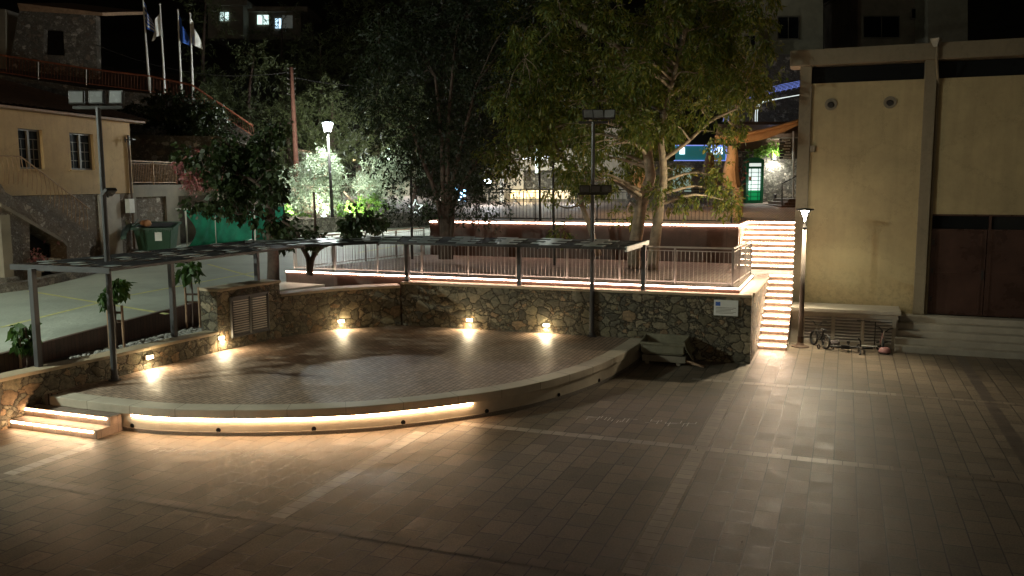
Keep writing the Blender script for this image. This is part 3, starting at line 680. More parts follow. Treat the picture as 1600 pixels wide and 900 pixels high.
light('SPOT', b+U*3.74, 3000, (1, .86, .60), .12, W(-2.6, 21.6, 0), 142, .6)
light('POINT', b+U*3.66, 60, (1, .95, .7), .08)
light('SPOT', b+U*3.72, 380, (1, .95, .68), .1, b+W(.9, -.2, -.2)+U*.2, 140, .6)
light('SPOT', b+U*3.7+Vector((-.1, 0, 0)), 1300, (1, .93, .62), .1, onY(1070, 190, 26.8), 95, .8)

# ================================================================= BIKES AND TOYS
def bike(name, label, loc, rot, col, k=1., lean=0., lying=False, stab=False, grp=None):
    o = thing(name, label, 'bicycle', (0, 0, 0), 0, grp)
    r = .2; wb = .62
    for x in (-wb/2, wb/2):
        w = part('wheel', MB().torus((x, 0, r), r-.028, .028, (0, 1, 0), 22, 6), m_rub, o, smooth=True)
        mb = MB()
        for a in range(10): t = a*math.pi/5; mb.tube([(x, 0, r), (x+(r-.02)*math.cos(t), 0, r+(r-.02)*math.sin(t))], .003, n=4)
        mb.lathe((x, -.03, r), [(.02, 0), (.02, .06)], 8, (0, 1, 0)); part('spokes', mb, m_steel, w)
    mb = MB(); bb = (-.05, 0, .22); hd = (.2, 0, .45); seat = (-.13, 0, .46)
    mb.tube([bb, hd], .028, n=8); mb.tube([bb, seat], .024, n=8); mb.tube([(-.11, 0, .4), (.2, 0, .42)], .024, n=8); mb.lathe((-.05, -.05, .22), [(.07, 0), (.07, .02)], 14, (0, 1, 0))
    for y in (-.04, .04): mb.tube([(-wb/2, y, r), bb], .009, n=6); mb.tube([(-wb/2, y, r), (-.12, 0, .42)], .008, n=6)
    part('frame', mb, col, o)
    mb = MB()
    for y in (-.035, .035): mb.tube([(wb/2, y, r), (.22, y*.7, .42)], .01, n=6)
    mb.tube([(.22, 0, .42), (.18, 0, .6)], .022, n=6); part('fork', mb, m_steel, o)
    mb = MB(); mb.tube([(.12, -.22, .66), (.17, -.14, .66), (.18, -.05, .57), (.18, .05, .57), (.17, .14, .66), (.12, .22, .66)], .018, n=6); part('handlebar', mb, m_dark, o)
    mb = MB(); mb.obox((-.14, 0, .49), (.2, .1, .035), ((1, 0, 0), (0, 1, 0), (0, 0, 1))); part('saddle', mb, m_rub, o, bevel=.015)
    mb = MB(); mb.obox((-.05, 0, .22), (.02, .2, .02), ((1, 0, 0), (0, 1, 0), (0, 0, 1))); mb.obox((-.05, -.11, .2), (.07, .06, .02), ((1, 0, 0), (0, 1, 0), (0, 0, 1))); mb.obox((-.05, .11, .24), (.07, .06, .02), ((1, 0, 0), (0, 1, 0), (0, 0, 1))); part('pedals', mb, m_dark, o)
    if stab:
        for y in (-.2, .2):
            part('training_wheel', MB().torus((-wb/2, y, .07), .055, .016, (0, 1, 0), 14, 6), m_rub, o); 
        part('training_bar', MB().bar((-wb/2, -.2, .09), (-wb/2, .2, .09), .015), m_steel, o)
    o.location = loc; o.scale = (k, k, k)
    o.rotation_euler = (R(80) if lying else lean, 0, rot)
    return o
bike('childs_bicycle', 'small bicycle with training wheels standing beside the lamp post', W(-.5, 25.15, 0), R(100), m_dark, 1.05, 0.05, stab=True, grp='bicycles by the slatted vents')
bike('childs_bicycle', 'dark bicycle lying flat on the paving below the middle vent', W(.27, 25.1, .06), R(-15), m_dark, 1.15, lying=True, grp='bicycles by the slatted vents')
bike('childs_bicycle', 'small pink bicycle with white saddle standing by the steps', W(1.08, 25.2, 0), R(-110), m_pink, 1.0, -.08, grp='bicycles by the slatted vents')
o = thing('kick_scooter', 'white kick scooter with tall handlebar leaning on the ledge', 'scooter', W(.75, 25.3, 0)); b = W(.78, 25.3, 0); f = W(1, 0, 0).normalized()
part('deck', MB().obox(b+Vector((0, 0, .09)), (.42, .1, .03)), m_white, o, bevel=.01)
for d in (-.26, .24): part('wheel', MB().torus(b+f*d+Vector((0, 0, .06)), .045, .017, W(0, 1, 0), 14, 6), m_rub, o)
part('stem', MB().tube([b-f*.25+Vector((0, 0, .1)), b-f*.17+Vector((0, 0, .78))], .013, n=8), m_steel, o)
part('handlebar', MB().bar(b-f*.34+Vector((0, 0, .78)), b-f*.0+Vector((0, 0, .78)), .022), m_dark, o)
o = thing('kick_scooter', 'black scooter stem standing against the third vent', 'scooter', W(.9, 25.45, 0)); b = W(.92, 25.48, 0)
part('stem', MB().tube([b, b+Vector((0, 0, .74))], .014, n=8), m_rub, o); part('handlebar', MB().bar(b+Vector((-.12, .02, .74)), b+Vector((.14, -.03, .74)), .02), m_rub, o)
part('deck', MB().obox(b+Vector((.16, -.02, .06)), (.36, .09, .03)), m_rub, o)
o = thing('cycle_helmet', 'pink and dark cycle helmet on the paving before the pink bicycle', 'helmet', W(1.15, 24.72, 0)); b = W(1.15, 24.75, 0)
mb = MB(); mb.lathe(b+Vector((0, 0, .04)), [(.15, 0), (.155, .04), (.13, .1), (.08, .14), (.02, .155)], 18); part('shell', mb, m_pink, o, smooth=True)
mb = MB(); mb.lathe(b, [(.13, 0), (.15, .05)], 18); part('padding', mb, m_rub, o)
mb = MB(); mb.bm.verts.ensure_lookup_table(); bmesh.ops.create_icosphere(mb.bm, subdivisions=3, radius=1, matrix=Matrix.Translation(W(-.12, 25.4, .09)) @ Matrix.Diagonal((.15, .11, .1, 1)))
for v in mb.bm.verts: v.co += Vector((math.sin(v.co.y*40), math.cos(v.co.x*37), 0))*.012; v.co.z = max(.002, v.co.z)
tag(part('bag', mb, m_cloth, smooth=True), 'dark crumpled bag on the paving behind the fallen bicycle', 'bag')

# ================================================================= MIXING TROUGH
tr = thing('builders_trough', 'dusty open trough with draped tarpaulin against the dark stone wall', 'trough', W(-4.1, 21.6, 0))
s0, s1, t0, t1 = -4.68, -3.6, 21.3, 22.0
mb = MB(); mb.box(s0+.03, s1+.04, t0+.02, t0+.07, .08, .24); mb.box(s0+.03, s1+.04, t1-.07, t1-.02, .08, .24); mb.box(s1-.02, s1+.04, t0+.07, t1-.07, .08, .24); mb.box(s0+.1, s0+.2, t0+.07, t1-.07, 0, .1); mb.box(s1-.2, s1-.1, t0+.07, t1-.07, 0, .1); part('pallet_frame', mb, m_concd, tr)
mb = MB(); mb.box(s0, s1, t0, t0+.04, .3, .56); mb.box(s0, s1, t1-.04, t1, .3, .66); mb.box(s0, s0+.04, t0+.04, t1-.04, .3, .62); mb.box(s1-.04, s1, t0+.04, t1-.04, .3, .62); mb.box(s0+.04, s1-.04, t0+.04, t1-.04, .26, .32); part('tub', mb, m_tarp, tr, bevel=.02)
mb = MB(); mb.box(s0-.03, s1+.03, t0-.03, t0+.01, .5, .575); mb.box(s0-.03, s1+.03, t1-.01, t1+.03, .6, .675); mb.bar(W(s0-.01, t0, .56), W(s0-.01, t1, .64), .05, .05); mb.bar(W(s1+.01, t0, .56), W(s1+.01, t1, .64), .05, .05); part('rolled_rim', mb, m_tarp, tr, bevel=.015)
mb = MB(); n = 12; rows = []
for i in range(n+1):
    u = i/n; rows.append([mb.bm.verts.new(W(s1+.01+(.02+.05*math.sin(u*9))*k/3+.16*(k/3)**2, t0-.03+(t1-t0+.02)*u, .63-.5*(k/3)*(.8+.2*math.sin(u*7)))) for k in range(4)])
for a, b in zip(rows, rows[1:]):
    for k in range(3): mb.bm.faces.new((a[k], b[k], b[k+1], a[k+1]))
o = part('tarpaulin', mb, m_tarp, tr, smooth=True); sm = o.modifiers.new('solid', 'SOLIDIFY'); sm.thickness = .012
o = thing('timber_offcut', 'short timber offcut poking out beside the trough', 'timber', W(-3.4, 21.4, 0))
mb = MB(); mb.bar(W(-3.6, 21.5, .1), W(-3.1, 21.35, .03), .05, .05); part('batten', mb, m_wood, o)
mb = MB(); mb.bar(W(-3.65, 21.42, .16), W(-3.2, 21.28, .08), .04, .03); part('batten', mb, m_wood, o)
# information panel
ip = thing('information_panel', 'white information panel with blue rectangle on the dark stone wall', 'sign', W(-2.6, 22.15, 1.4)); q0 = onT(1116, 468, 22.16); q1 = onT(1153, 494, 22.16)
a0, a1 = st(q0)[0], st(q1)[0]; zt, zb = q0.z, q1.z
part('board', MB().box(a0, a1, 22.13, 22.16, zb, zt), m_white, ip)
part('blue_patch', MB().box(a0+.04, a0+.16, 22.124, 22.13, zt-.15, zt-.05), m_blue, ip)
mb = MB()
for k in range(12): an = k*math.pi/6; mb.box(a0+.097+.035*math.cos(an), a0+.103+.035*math.cos(an), 22.12, 22.124, zt-.103+.035*math.sin(an), zt-.097+.035*math.sin(an))
part('ring_of_stars', mb, m_line, ip)
mb = MB()
for k in range(5): mb.box(a0+.05, a1-.05-.06*(k % 3), 22.126, 22.13, zt-.2-k*.035, zt-.19-k*.035)
part('text_lines', mb, m_concd, ip)

# ================================================================= CREAM HOUSE (left)
HA = R(9); HP = (-15.2, 34.5); hx = Vector((math.sin(HA), math.cos(HA), 0)); hn = Vector((math.cos(HA), -math.sin(HA), 0)); HO = Vector((HP[0], HP[1], 0))
def Hh(u, z, d=0.): return HO+hx*u+hn*d+Vector((0, 0, z))
def hbox(mb, u0, u1, z0, z1, d0, d1):
    c = [(u0, d0), (u1, d0), (u1, d1), (u0, d1)]
    return mb.hexa([Hh(u, z0, d) for u, d in c], [Hh(u, z1, d) for u, d in c])
hs_ = thing('cream_house', 'two-storey cream rendered house with stone lower floor and dark tiled roof', 'house', Hh(-5, 1.5))
# windows: measured on the facade plane
def U0(px, py): p = onPl(px, py, HP, HA); return (p-HO).dot(hx)
wins = [(U0(30, 235), U0(68, 235), 5.1, 6.42), (U0(110, 235), U0(147, 235), 5.1, 6.42)]
mb = MB(); us = [-22, wins[0][0], wins[0][1], wins[1][0], wins[1][1], .32]
for i, (a, b) in enumerate(zip(us, us[1:])):
    if i % 2 == 0: hbox(mb, a, b, 4.22, 6.98, -.35, 0)
    else: hbox(mb, a, b, 4.22, 5.1, -.35, 0); hbox(mb, a, b, 6.42, 6.98, -.35, 0)
mb.hexa([Hh(.0, 4.22, -.35), Hh(.32, 4.22, -.35), Hh(.32, 4.22, -9), Hh(.0, 4.22, -9)], [Hh(.0, 6.98, -.35), Hh(.32, 6.98, -.35), Hh(.32, 6.98, -9), Hh(.0, 6.98, -9)])
part('wall', mb, m_house, hs_)
mb = MB(); hbox(mb, -22, .3, 1.0, 4.2, -.4, -.03); part('stone_base', mb, m_oldh, hs_)
mb = MB(); hbox(mb, -1.95, -.62, 1.0, 4.2, -.03, .02); part('concrete_pier', mb, m_conc, hs_)
for (u0, u1, z0, z1) in wins:
    mb = MB(); w = .06
    hbox(mb, u0, u0+w, z0, z1, -.2, -.12); hbox(mb, u1-w, u1, z0, z1, -.2, -.12); hbox(mb, u0+w, u1-w, z0, z0+w, -.2, -.12); hbox(mb, u0+w, u1-w, z1-w, z1, -.2, -.12)
    um = (u0+u1)/2; hbox(mb, um-.05, um+.05, z0+w, z1-w, -.2, -.1)
    wf = part('window', mb, m_frame, hs_)
    mb = MB(); hbox(mb, u0+w, um-.05, z0+w, z1-w, -.175, -.165); hbox(mb, um+.05, u1-w, z0+w, z1-w, -.175, -.165); part('panes', mb, m_glassd, wf)
    mb = MB()
    for f in (.25, .5, .75): hbox(mb, u0+w, um-.05, z0+(z1-z0)*f-.012, z0+(z1-z0)*f+.012, -.164, -.15); hbox(mb, um+.05, u1-w, z0+(z1-z0)*f-.012, z0+(z1-z0)*f+.012, -.164, -.15)
    for c in ((u0+w+um-.05)/2, (um+.05+u1-w)/2): hbox(mb, c-.012, c+.012, z0+w, z1-w-.3, -.163, -.151)
    part('glazing_bars', mb, m_frame, wf)
    mb = MB(); hbox(mb, u0-.12, u1+.08, z0-.06, z0, -.12, .06); part('sill', mb, m_house, wf)
mb = MB()
mb.hexa([Hh(-22, 6.98, .45), Hh(.75, 6.98, .45), Hh(.75, 6.98, -9.2), Hh(-22, 6.98, -9.2)], [Hh(-22, 7.06, .45), Hh(.75, 7.06, .45), Hh(.75, 7.06, -9.2), Hh(-22, 7.06, -9.2)])
part('eaves', mb, m_wood, hs_)
mb = MB(); nT = 74
pr = []
for i in range(nT*4+1):
    u = -22+22.9*i/(nT*4); pr.append((u, abs(math.sin(math.pi*i/4))*.05))
bmx = mb.bm; r0 = [bmx.verts.new(Hh(u, 7.09+d, .55)) for u, d in pr]; r1 = [bmx.verts.new(Hh(u if u < -3.4 else -3.4+(u+3.4)*.15, 8.7+d, -4.2)) for u, d in pr]
for i in range(len(pr)-1): bmx.faces.new((r0[i], r0[i+1], r1[i+1], r1[i]))
bmx.faces.new((r0[-1], bmx.verts.new(Hh(.9, 7.09, -8.8)), r1[-1]))
part('roof', mb, m_tile, hs_)
mb = MB(); mb.tube([Hh(.1, 6.5, .06), Hh(.1, 1.6, .06)], .045, n=8); part('downpipe', mb, m_wdark, hs_)
mb = MB(); hbox(mb, -.32, .02, 3.45, 4.0, .02, .22); part('meter_box', mb, m_white, hs_, bevel=.01)
mb = MB(); hbox(mb, -.02, .2, 6.3, 6.34, 0, .3); hbox(mb, -.3, -.02, 6.28, 6.3, .12, .14); hbox(mb, -.1, 0, 6.1, 6.44, .18, .2); hbox(mb, -.24, -.2, 6.2, 6.4, .12, .14); part('cable_bracket', mb, m_dark, hs_)
# outside stair of the house with iron handrail
ho = thing('outside_stair', 'stone stair with iron handrail descending along the cream house', 'steps', Hh(-6, 1.5, .6))
HP2 = (HP[0]+hn.x*1.05, HP[1]+hn.y*1.05)
def onS(px, py): return onPl(px, py, HP2, HA)
def slab(mb, pts, th): P_ = [onS(*p) for p in pts]; return mb.hexa([p-hn*th for p in P_], P_)
part('flight', slab(MB(), [(-60, 270), (2, 288), (8, 300), (140, 376), (140, 428), (106, 432), (104, 384), (98, 376), (0, 320), (-60, 300)], .95), m_oldh, ho)
part('soffit_edge', slab(MB(), [(0, 317), (98, 374), (104, 381), (104, 386), (98, 379), (0, 323)], -.04), m_concd, ho)
mb = MB(); 
for k in range(26):
    u = -9.2+k*.2; z = 4.6 if u < -7.2 else 4.6-(u+7.2)*.54
    mb.tube([Hh(u, z, 1.05), Hh(u+.03, z+.45, 1.08), Hh(u, z+.85, 1.05)], .012, n=5)
mb.tube([Hh(-12, 5.45, 1.05), Hh(-7.2, 5.45, 1.05), Hh(-4.0, 3.73, 1.05)], .022, n=6); part('handrail', mb, m_tan, ho)
part('under_stair_wall', slab(MB(), [(-60, 312), (-2, 322), (46, 348), (48, 440), (-60, 470)], .6), m_oldh, ho)
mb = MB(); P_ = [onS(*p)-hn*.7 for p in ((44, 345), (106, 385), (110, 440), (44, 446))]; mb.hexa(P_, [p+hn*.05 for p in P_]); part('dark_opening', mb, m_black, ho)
pillar = thing('stone_pillar', 'plastered pillar at the left edge beside the flower boxes', 'pillar', onR(12, 447)); q = onR(10, 447)
mb = MB(); mb.obox(q+Vector((0, 0, 1.05)), (.32, .32, 2.2)); part('shaft', mb, m_concd, pillar); mb = MB(); mb.obox(q+Vector((0, 0, .1)), (.6, .5, .35)); part('foot', mb, m_old, pillar, bevel=.05)
kw = thing('roadside_kerb_wall', 'low rough stone kerb along the road below the flower boxes', 'wall', onR(60, 450)); pts = [(-40, 462), (40, 452), (110, 436), (200, 412), (212, 398)]
P3 = [onR(*p) for p in pts]; mb = MB()
for a, b in zip(P3, P3[1:]): mb.bar(a+Vector((0, 0, .1)), b+Vector((0, 0, .1)), .3, .28)
part('masonry', mb, m_old, kw)
def flowerbox(px, py, label, w=.85):
    q = onR(px, py); o = thing('flower_box', label, 'planter', q, 0, 'flower boxes beside the road'); c = q+Vector((0, 0, .38))
    part('box', MB().obox(c, (w, .3, .3)), m_conc, o)
    mb = MB(); n = 9
    for i in range(n): mb.obox(c+Vector((CS, -SN, 0))*(w*(i/(n-1)-.5)*.95)-Vector((SN, CS, 0))*.165, (w/n*.8, .02, .36))
    part('pickets', mb, m_white, o)
    mb = MB()
    for d in (-.35, .35): mb.obox(c+Vector((CS, -SN, 0))*d*w-Vector((0, 0, .24)), (.08, .25, .18))
    part('feet', mb, m_conc, o); return c
# ---------------------------------------------------------------- leaf tools
def leaves(C_, D_, L_, Wd, curl=.25):
    """C_ (n,3) leaf bases, D_ (n,3) unit directions, L_ (n,) lengths -> mesh of folded leaf blades"""
    n = len(C_); r = rng.normal(size=(n, 3)); X = np.cross(D_, r); X /= np.linalg.norm(X, axis=1)[:, None]+1e-9
    Nn = np.cross(D_, X); w = (L_*Wd)[:, None]; Lc = L_[:, None]
    V = np.empty((n, 4, 3)); V[:, 0] = C_; V[:, 1] = C_+D_*Lc*.45+X*w*.5+Nn*Lc*curl*.15; V[:, 2] = C_+D_*Lc-np.array([0, 0, 1])*Lc*curl*.4; V[:, 3] = C_+D_*Lc*.45-X*w*.5+Nn*Lc*curl*.15
    me = bpy.data.meshes.new('foliage'); me.vertices.add(n*4); me.vertices.foreach_set('co', V.reshape(-1).astype(np.float32))
    me.loops.add(n*4); me.loops.foreach_set('vertex_index', np.arange(n*4, dtype=np.int32)); me.polygons.add(n)
    me.polygons.foreach_set('loop_start', np.arange(n, dtype=np.int32)*4); me.polygons.foreach_set('loop_total', np.full(n, 4, dtype=np.int32)); me.update(); me.validate(); return me
def crown(clumps, n, L=.11, Wd=.35, droop=.5, per=14, tw=.35, shell=.55, spread=.8):
    """clumps: list (centre, (rx,ry,rz)); twigs spread over each clump, leaves along twigs"""
    vol = np.array([r[0]*r[1]+r[0]*r[2]+r[1]*r[2] for c, r in clumps]); vol = vol/vol.sum(); Cs, Ds = [], []
    for (c, r), f in zip(clumps, vol):
        k = max(2, int(n*f/per)); d = rng.normal(size=(k, 3)); d /= np.linalg.norm(d, axis=1)[:, None]
        rad = shell+(1-shell)*rng.random(k)**.6; rad *= (1+.22*np.sin(d[:, 0]*5+c[0])*np.cos(d[:, 2]*4+c[1])); P_ = np.array(c)+d*rad[:, None]*np.array(r)
        T = d*.6+rng.normal(size=(k, 3))*.45; T[:, 2] -= droop; T /= np.linalg.norm(T, axis=1)[:, None]
        u = rng.random((k, per, 1)); B = P_[:, None, :]+T[:, None, :]*u*tw+rng.normal(size=(k, per, 3))*tw*.12
        LD = T[:, None, :]*.7+rng.normal(size=(k, per, 3))*spread*.6; LD[:, :, 2] -= droop*.4; LD /= np.linalg.norm(LD, axis=2)[:, :, None]
        Cs.append(B.reshape(-1, 3)); Ds.append(LD.reshape(-1, 3))
    C_ = np.concatenate(Cs); D_ = np.concatenate(Ds); return leaves(C_, D_, L*(.4+1.1*rng.random(len(C_))), Wd)
def clumps_px(ell, Y, dY, n, r, flat=.75, seed=None):
    """clump centres inside picture ellipses (cx,cy,rx,ry), spread over depth around Y"""
    out = []; tot = sum(e[2]*e[3] for e in ell)
    for cx, cy, rx, ry in ell:
        for i in range(max(1, int(n*rx*ry/tot))):
            a = random.random()*2*math.pi; q = math.sqrt(random.random()); y = Y+random.uniform(-dY, dY)
            p = onY(cx+rx*q*math.cos(a), cy+ry*q*math.sin(a), y); k = random.uniform(.7, 1.25)*r
            out.append((tuple(p), (k, k, k*flat)))
    return out
def limbmesh(limbs, clumps=None, rb=.035, every=1):
    mb = MB()
    allp = []
    for pts, r0, r1 in limbs:
        c = cat_rom([Vector(p) for p in pts], 5); mb.tube(c, r0, r1, 9); allp += [(q, r0+(r1-r0)*i/len(c)) for i, q in enumerate(c)]
    if clumps:
        for c, r in clumps[::every]:
            c = Vector(c); q, rr = min(allp, key=lambda a: (a[0]-c).length+max(0, a[0].z-c.z)*.6); d = c-q
            mid = q+d*.5+Vector((random.uniform(-.2, .2), random.uniform(-.2, .2), .12*d.length)); k = min(rr*.6, rb+.012*d.length)
            mb.tube(cat_rom([q, mid, c], 4), k, .008, 6)
            for j in range(3):
                e = c+Vector((random.uniform(-1, 1)*r[0], random.uniform(-1, 1)*r[1], random.uniform(-.8, .6)*r[2])); mb.tube([mid.lerp(c, .5), c.lerp(e, .4)+Vector((0, 0, .1)), e], .012, .004, 4)
    return mb
def tree(name, label, base, limbs, clumps, n, bark, leafm, L=.11, Wd=.35, droop=.5, group=None, cat='tree', every=1, per=14, tw=.35, shell=.5, rb=.035):
    o = thing(name, label, cat, base, 0, group)
    part('trunk', limbmesh(limbs, clumps, rb, every), bark, o, smooth=True)
    part('crown', crown(clumps, n, L, Wd, droop, per, tw, shell), leafm, o); return o
def Pp(px, py, Y): return onY(px, py, Y)

c1 = flowerbox(48, 436, 'flower box with pink blooms at the left edge by the pillar'); c2 = flowerbox(76, 428, 'empty looking picket flower box right of the pink blooms')
def shrub(name, label, clumps, n, L, mat, cat='shrub', **k):
    o = thing(name, label, cat, clumps[0][0]); mb = MB()
    for c, r in clumps:
        for j in range(4):
            d = Vector((random.uniform(-.5, .5)*r[0], random.uniform(-.5, .5)*r[1], r[2]*.6)); mb.tube([Vector(c)-Vector((0, 0, r[2])), Vector(c)+d], .012, .004, 5)
    for (c, r), (c2_, r2) in zip(clumps, clumps[1:]): mb.tube([Vector(c)-Vector((0, 0, r[2]*.9)), Vector(c2_)-Vector((0, 0, r2[2]*.9))], .014, .01, 5)
    part('stems', mb, m_barkd, o); part('foliage', crown(clumps, n, L, **k), mat, o); return o
shrub('flowering_plant', 'pink and white flowers spilling from the left flower box', [(tuple(c1+Vector((0, 0, .3))), (.45, .35, .28)), (tuple(c1+Vector((-.4, -.1, .1))), (.35, .3, .3))], 1500, .06, l_pink, 'plant', droop=.4, Wd=.7, tw=.15)
shrub('flowering_plant', 'small pink flowers above the picket flower box', [(tuple(c2+Vector((.2, .3, .75))), (.4, .3, .12))], 260, .06, l_pink, 'plant', droop=.1, Wd=.7, tw=.12)

# ================================================================= STONE BAY, BIN, GOAL
hb = thing('terrace_wall', 'stone panelled terrace wall with concrete beam and railing beside the cream house', 'wall', Hh(1.5, 1.8, -.3))
def U_(px, py=330): p = onPl(px, py, HP, HA); return (p-HO).dot(hx)
u1, u2, u3 = .34, U_(262), U_(283)
mb = MB(); hbox(mb, u1, u3, 1.5, 4.05, -.5, -.2); part('stone_panel', mb, m_oldh, hb)
mb = MB(); hbox(mb, u1, u3+3.5, 4.05, 4.55, -.6, -.1); part('beam', mb, m_concd, hb)
mb = MB(); hbox(mb, u2+.1, u3, 1.5, 4.05, -.2, -.1); part('pier', mb, m_concd, hb)
mb = MB(); hbox(mb, u1, u1+.35, 1.5, 4.05, -.2, -.12); part('pier', mb, m_concd, hb)
mb = MB(); hbox(mb, u3, u3+14, 1.5, 3.6, -1.2, -.8); part('rear_wall', mb, m_old, hb)
railing('railing', 'rusty brown railing on the terrace wall right of the cream house', Hh(u1, 4.56, -.2), Hh(u3+.1, 4.56, -.2), .95, m_tan, 2, gap=.12, rr=.014)
mb = MB(); mb.hexa([Hh(.4, 1.5, -.5), Hh(20, 1.5, -.5), Hh(20, 1.5, -12), Hh(.4, 1.5, -12)], [Hh(.4, 4.5, -.5), Hh(20, 4.5, -.5), Hh(20, 4.5, -12), Hh(.4, 4.5, -12)]); struct('terrace_ground', mb, m_soil)
# dumpster
q = onR(243, 399); q = Vector((q.x+.1, q.y, rz(q.y))); bx = (Matrix.Rotation(R(4), 3, 'Z') @ Vector((1, 0, 0)), Matrix.Rotation(R(4), 3, 'Z') @ Vector((0, 1, 0)), Vector((0, 0, 1)))
dm = thing('waste_container', 'green wheeled waste container with its lid open against the stone wall', 'waste bin', q)
mb = MB()
def lb(x, y, z): return q+bx[0]*x+bx[1]*y+Vector((0, 0, z))
mb.hexa([lb(-.6, -.4, .2), lb(.6, -.4, .2), lb(.6, .4, .2), lb(-.6, .4, .2)], [lb(-.72, -.52, 1.05), lb(.72, -.52, 1.05), lb(.72, .52, 1.25), lb(-.72, .52, 1.25)]); part('body', mb, m_bin, dm, bevel=.03)
mb = MB(); mb.bar(lb(-.78, -.55, 1.08), lb(.78, -.55, 1.08), .07); mb.bar(lb(-.78, .55, 1.28), lb(.78, .55, 1.28), .07); mb.bar(lb(-.78, -.55, 1.08), lb(-.78, .55, 1.28), .07); mb.bar(lb(.78, -.55, 1.08), lb(.78, .55, 1.28), .07)
for k in range(9): mb.obox(lb(-.64+k*.16, -.53, 1.0), (.05, .05, .12), bx)
part('rim', mb, m_bin, dm)
mb = MB(); mb.face([lb(-.62, -.47, 1.16), lb(.62, -.47, 1.16), lb(.62, .47, 1.29), lb(-.62, .47, 1.29)]); part('opening', mb, m_black, dm)
mb = MB(); mb.tube([lb(-.86, -.35, 1.15), lb(-.8, 0, 1.3), lb(-.86, .5, 1.42)], .02); n = 8; rows = []
for i in range(n+1):
    a = i/n*math.pi*.55; rows.append([mb.bm.verts.new(lb(-.72-.5*math.sin(a), y, .75+.55*math.cos(a))) for y in (-.5, .5)])
for a, b in zip(rows, rows[1:]): mb.bm.faces.new((a[0], b[0], b[1], a[1]))
part('lid', mb, m_bin, dm)
part('sticker', MB().obox(lb(.22, -.505, .78), (.26, .02, .34), (bx[0], bx[1], bx[2])), m_white, dm)
for x in (-.5, .5): part('wheel', MB().lathe(lb(x-.03, -.35, .1), [(.1, 0), (.1, .06)], 14, bx[0]), m_rub, dm)
mb = MB(); bmesh.ops.create_icosphere(mb.bm, subdivisions=2, radius=.17, matrix=Matrix.Translation(lb(-.25, -.3, 1.28)) @ Matrix.Diagonal((1, .8, .9, 1))); bmesh.ops.create_icosphere(mb.bm, subdivisions=2, radius=.11, matrix=Matrix.Translation(lb(-.42, -.3, 1.3)))
tag(part('rubbish_bag', mb, m_orange, smooth=True), 'orange bag of rubbish sticking out of the green container', 'rubbish bag')
# goal with net
gl = thing('football_goal', 'small football goal with bright green netting, standing on the road', 'goal', onR(290, 392)); gL, gR = onR(293, 392), onR(399, 380)
dl = (gR-gL).normalized(); dn = Vector((dl.y, -dl.x, 0))
if dn.x > 0: dn = -dn
hg = 1.72
def gpt(u, d, z): p = gL+dl*u+dn*d; return Vector((p.x, p.y, rz(p.y)+z))
Lg = (gR-gL).length
mb = MB()
for u in (0, Lg): mb.tube(cat_rom([gpt(u, 0, 0), gpt(u, 0, hg-.15), gpt(u, .12, hg), gpt(u, .6, hg)], 4), .035, n=8)
mb.tube([gpt(0, .1, hg), gpt(Lg, .1, hg)], .035, n=8); mb.tube([gpt(Lg*.42, .06, 0), gpt(Lg*.42, .06, hg)], .02, n=6); part('frame', mb, m_white, gl)
mb = MB(); nu, nv = 20, 12; G_ = [[mb.bm.verts.new(gpt(.55*math.sin(math.pi*v/nv*.9)*(1 if u < 6 else .2)*(1-u/8 if u < 8 else 0)+Lg*u/nu, .16+.06*math.sin(u*1.3+v*.7)+.5*(v/nv > .95), hg*(.98-.95*v/nv))) for v in range(nv+1)] for u in range(nu+1)]
for u in range(nu):
    for v in range(nv): mb.bm.faces.new((G_[u][v], G_[u+1][v], G_[u+1][v+1], G_[u][v+1]))
part('net', mb, m_net, gl, smooth=True)
o = thing('green_windbreak', 'dark green sheet fence behind the street tree', 'fence', onR(400, 380)); A_, B_ = onR(395, 375), onR(445, 372)
mb = MB(); mb.hexa([A_, B_, B_+Vector((0, .03, 0)), A_+Vector((0, .03, 0))], [A_+U*1.5, B_+U*1.5, B_+Vector((0, .03, 1.5)), A_+Vector((0, .03, 1.5))]); part('sheet', mb, m_net, o)
mb = MB(); mb.tube([A_, A_+U*1.6], .03); mb.tube([B_, B_+U*1.6], .03); part('posts', mb, m_dark, o)

# ================================================================= UPPER LEFT: walls, rail, flags, ruin
def wallY(name, label, pts, Y, th, mat, capm=None, ybot=None):
    """wall whose outline in elevation is given by picture points at distance Y"""
    o = thing(name, label, 'wall', onY(*pts[0], Y)); P_ = [onY(p[0], p[1], Y) for p in pts]
    part('masonry', MB().hexa(P_, [p+Vector((0, th, 0)) for p in P_]), mat, o); return o
wallY('terrace_wall', 'middle stone terrace wall on the dark slope behind the pink shrub', [(206, 211), (350, 213), (420, 240), (425, 300), (206, 300)], 42, .5, m_old)
wallY('terrace_wall', 'uppermost stone wall below the red railing and flags', [(-30, 112), (140, 138), (255, 148), (300, 155), (400, 215), (400, 250), (-30, 235)], 45, .5, m_old)
mb = MB(); mb.face([onY(190, 211, 42.3), onY(430, 240, 42.3), onY(430, 235, 46), onY(190, 200, 46)]); struct('hillside_ledge', mb, m_soil)
mb = MB(); mb.face([onY(-60, 112, 45.3), onY(300, 155, 45.3), onY(320, 120, 62), onY(-60, 80, 62)]); struct('hillside_ledge', mb, m_soil)
pr = [(-20, 83), (60, 95), (135, 107), (235, 119), (300, 133), (395, 197)]; pb = [(-20, 112), (60, 124), (135, 133), (235, 145), (304, 155), (398, 216)]
rl = thing('red_railing', 'rust red railing following the terrace edge below the flagpoles', 'railing', onY(0, 112, 44.9))
part('top_rail', MB().tube([onY(*p, 44.9) for p in pr], .05, n=6, cap=True), m_rust, rl)
part('bottom_rail', MB().tube([onY(*p, 44.9)+U*.08 for p in pb], .025, n=6), m_rust, rl)
mb = MB(); mq = MB(); nb = 0
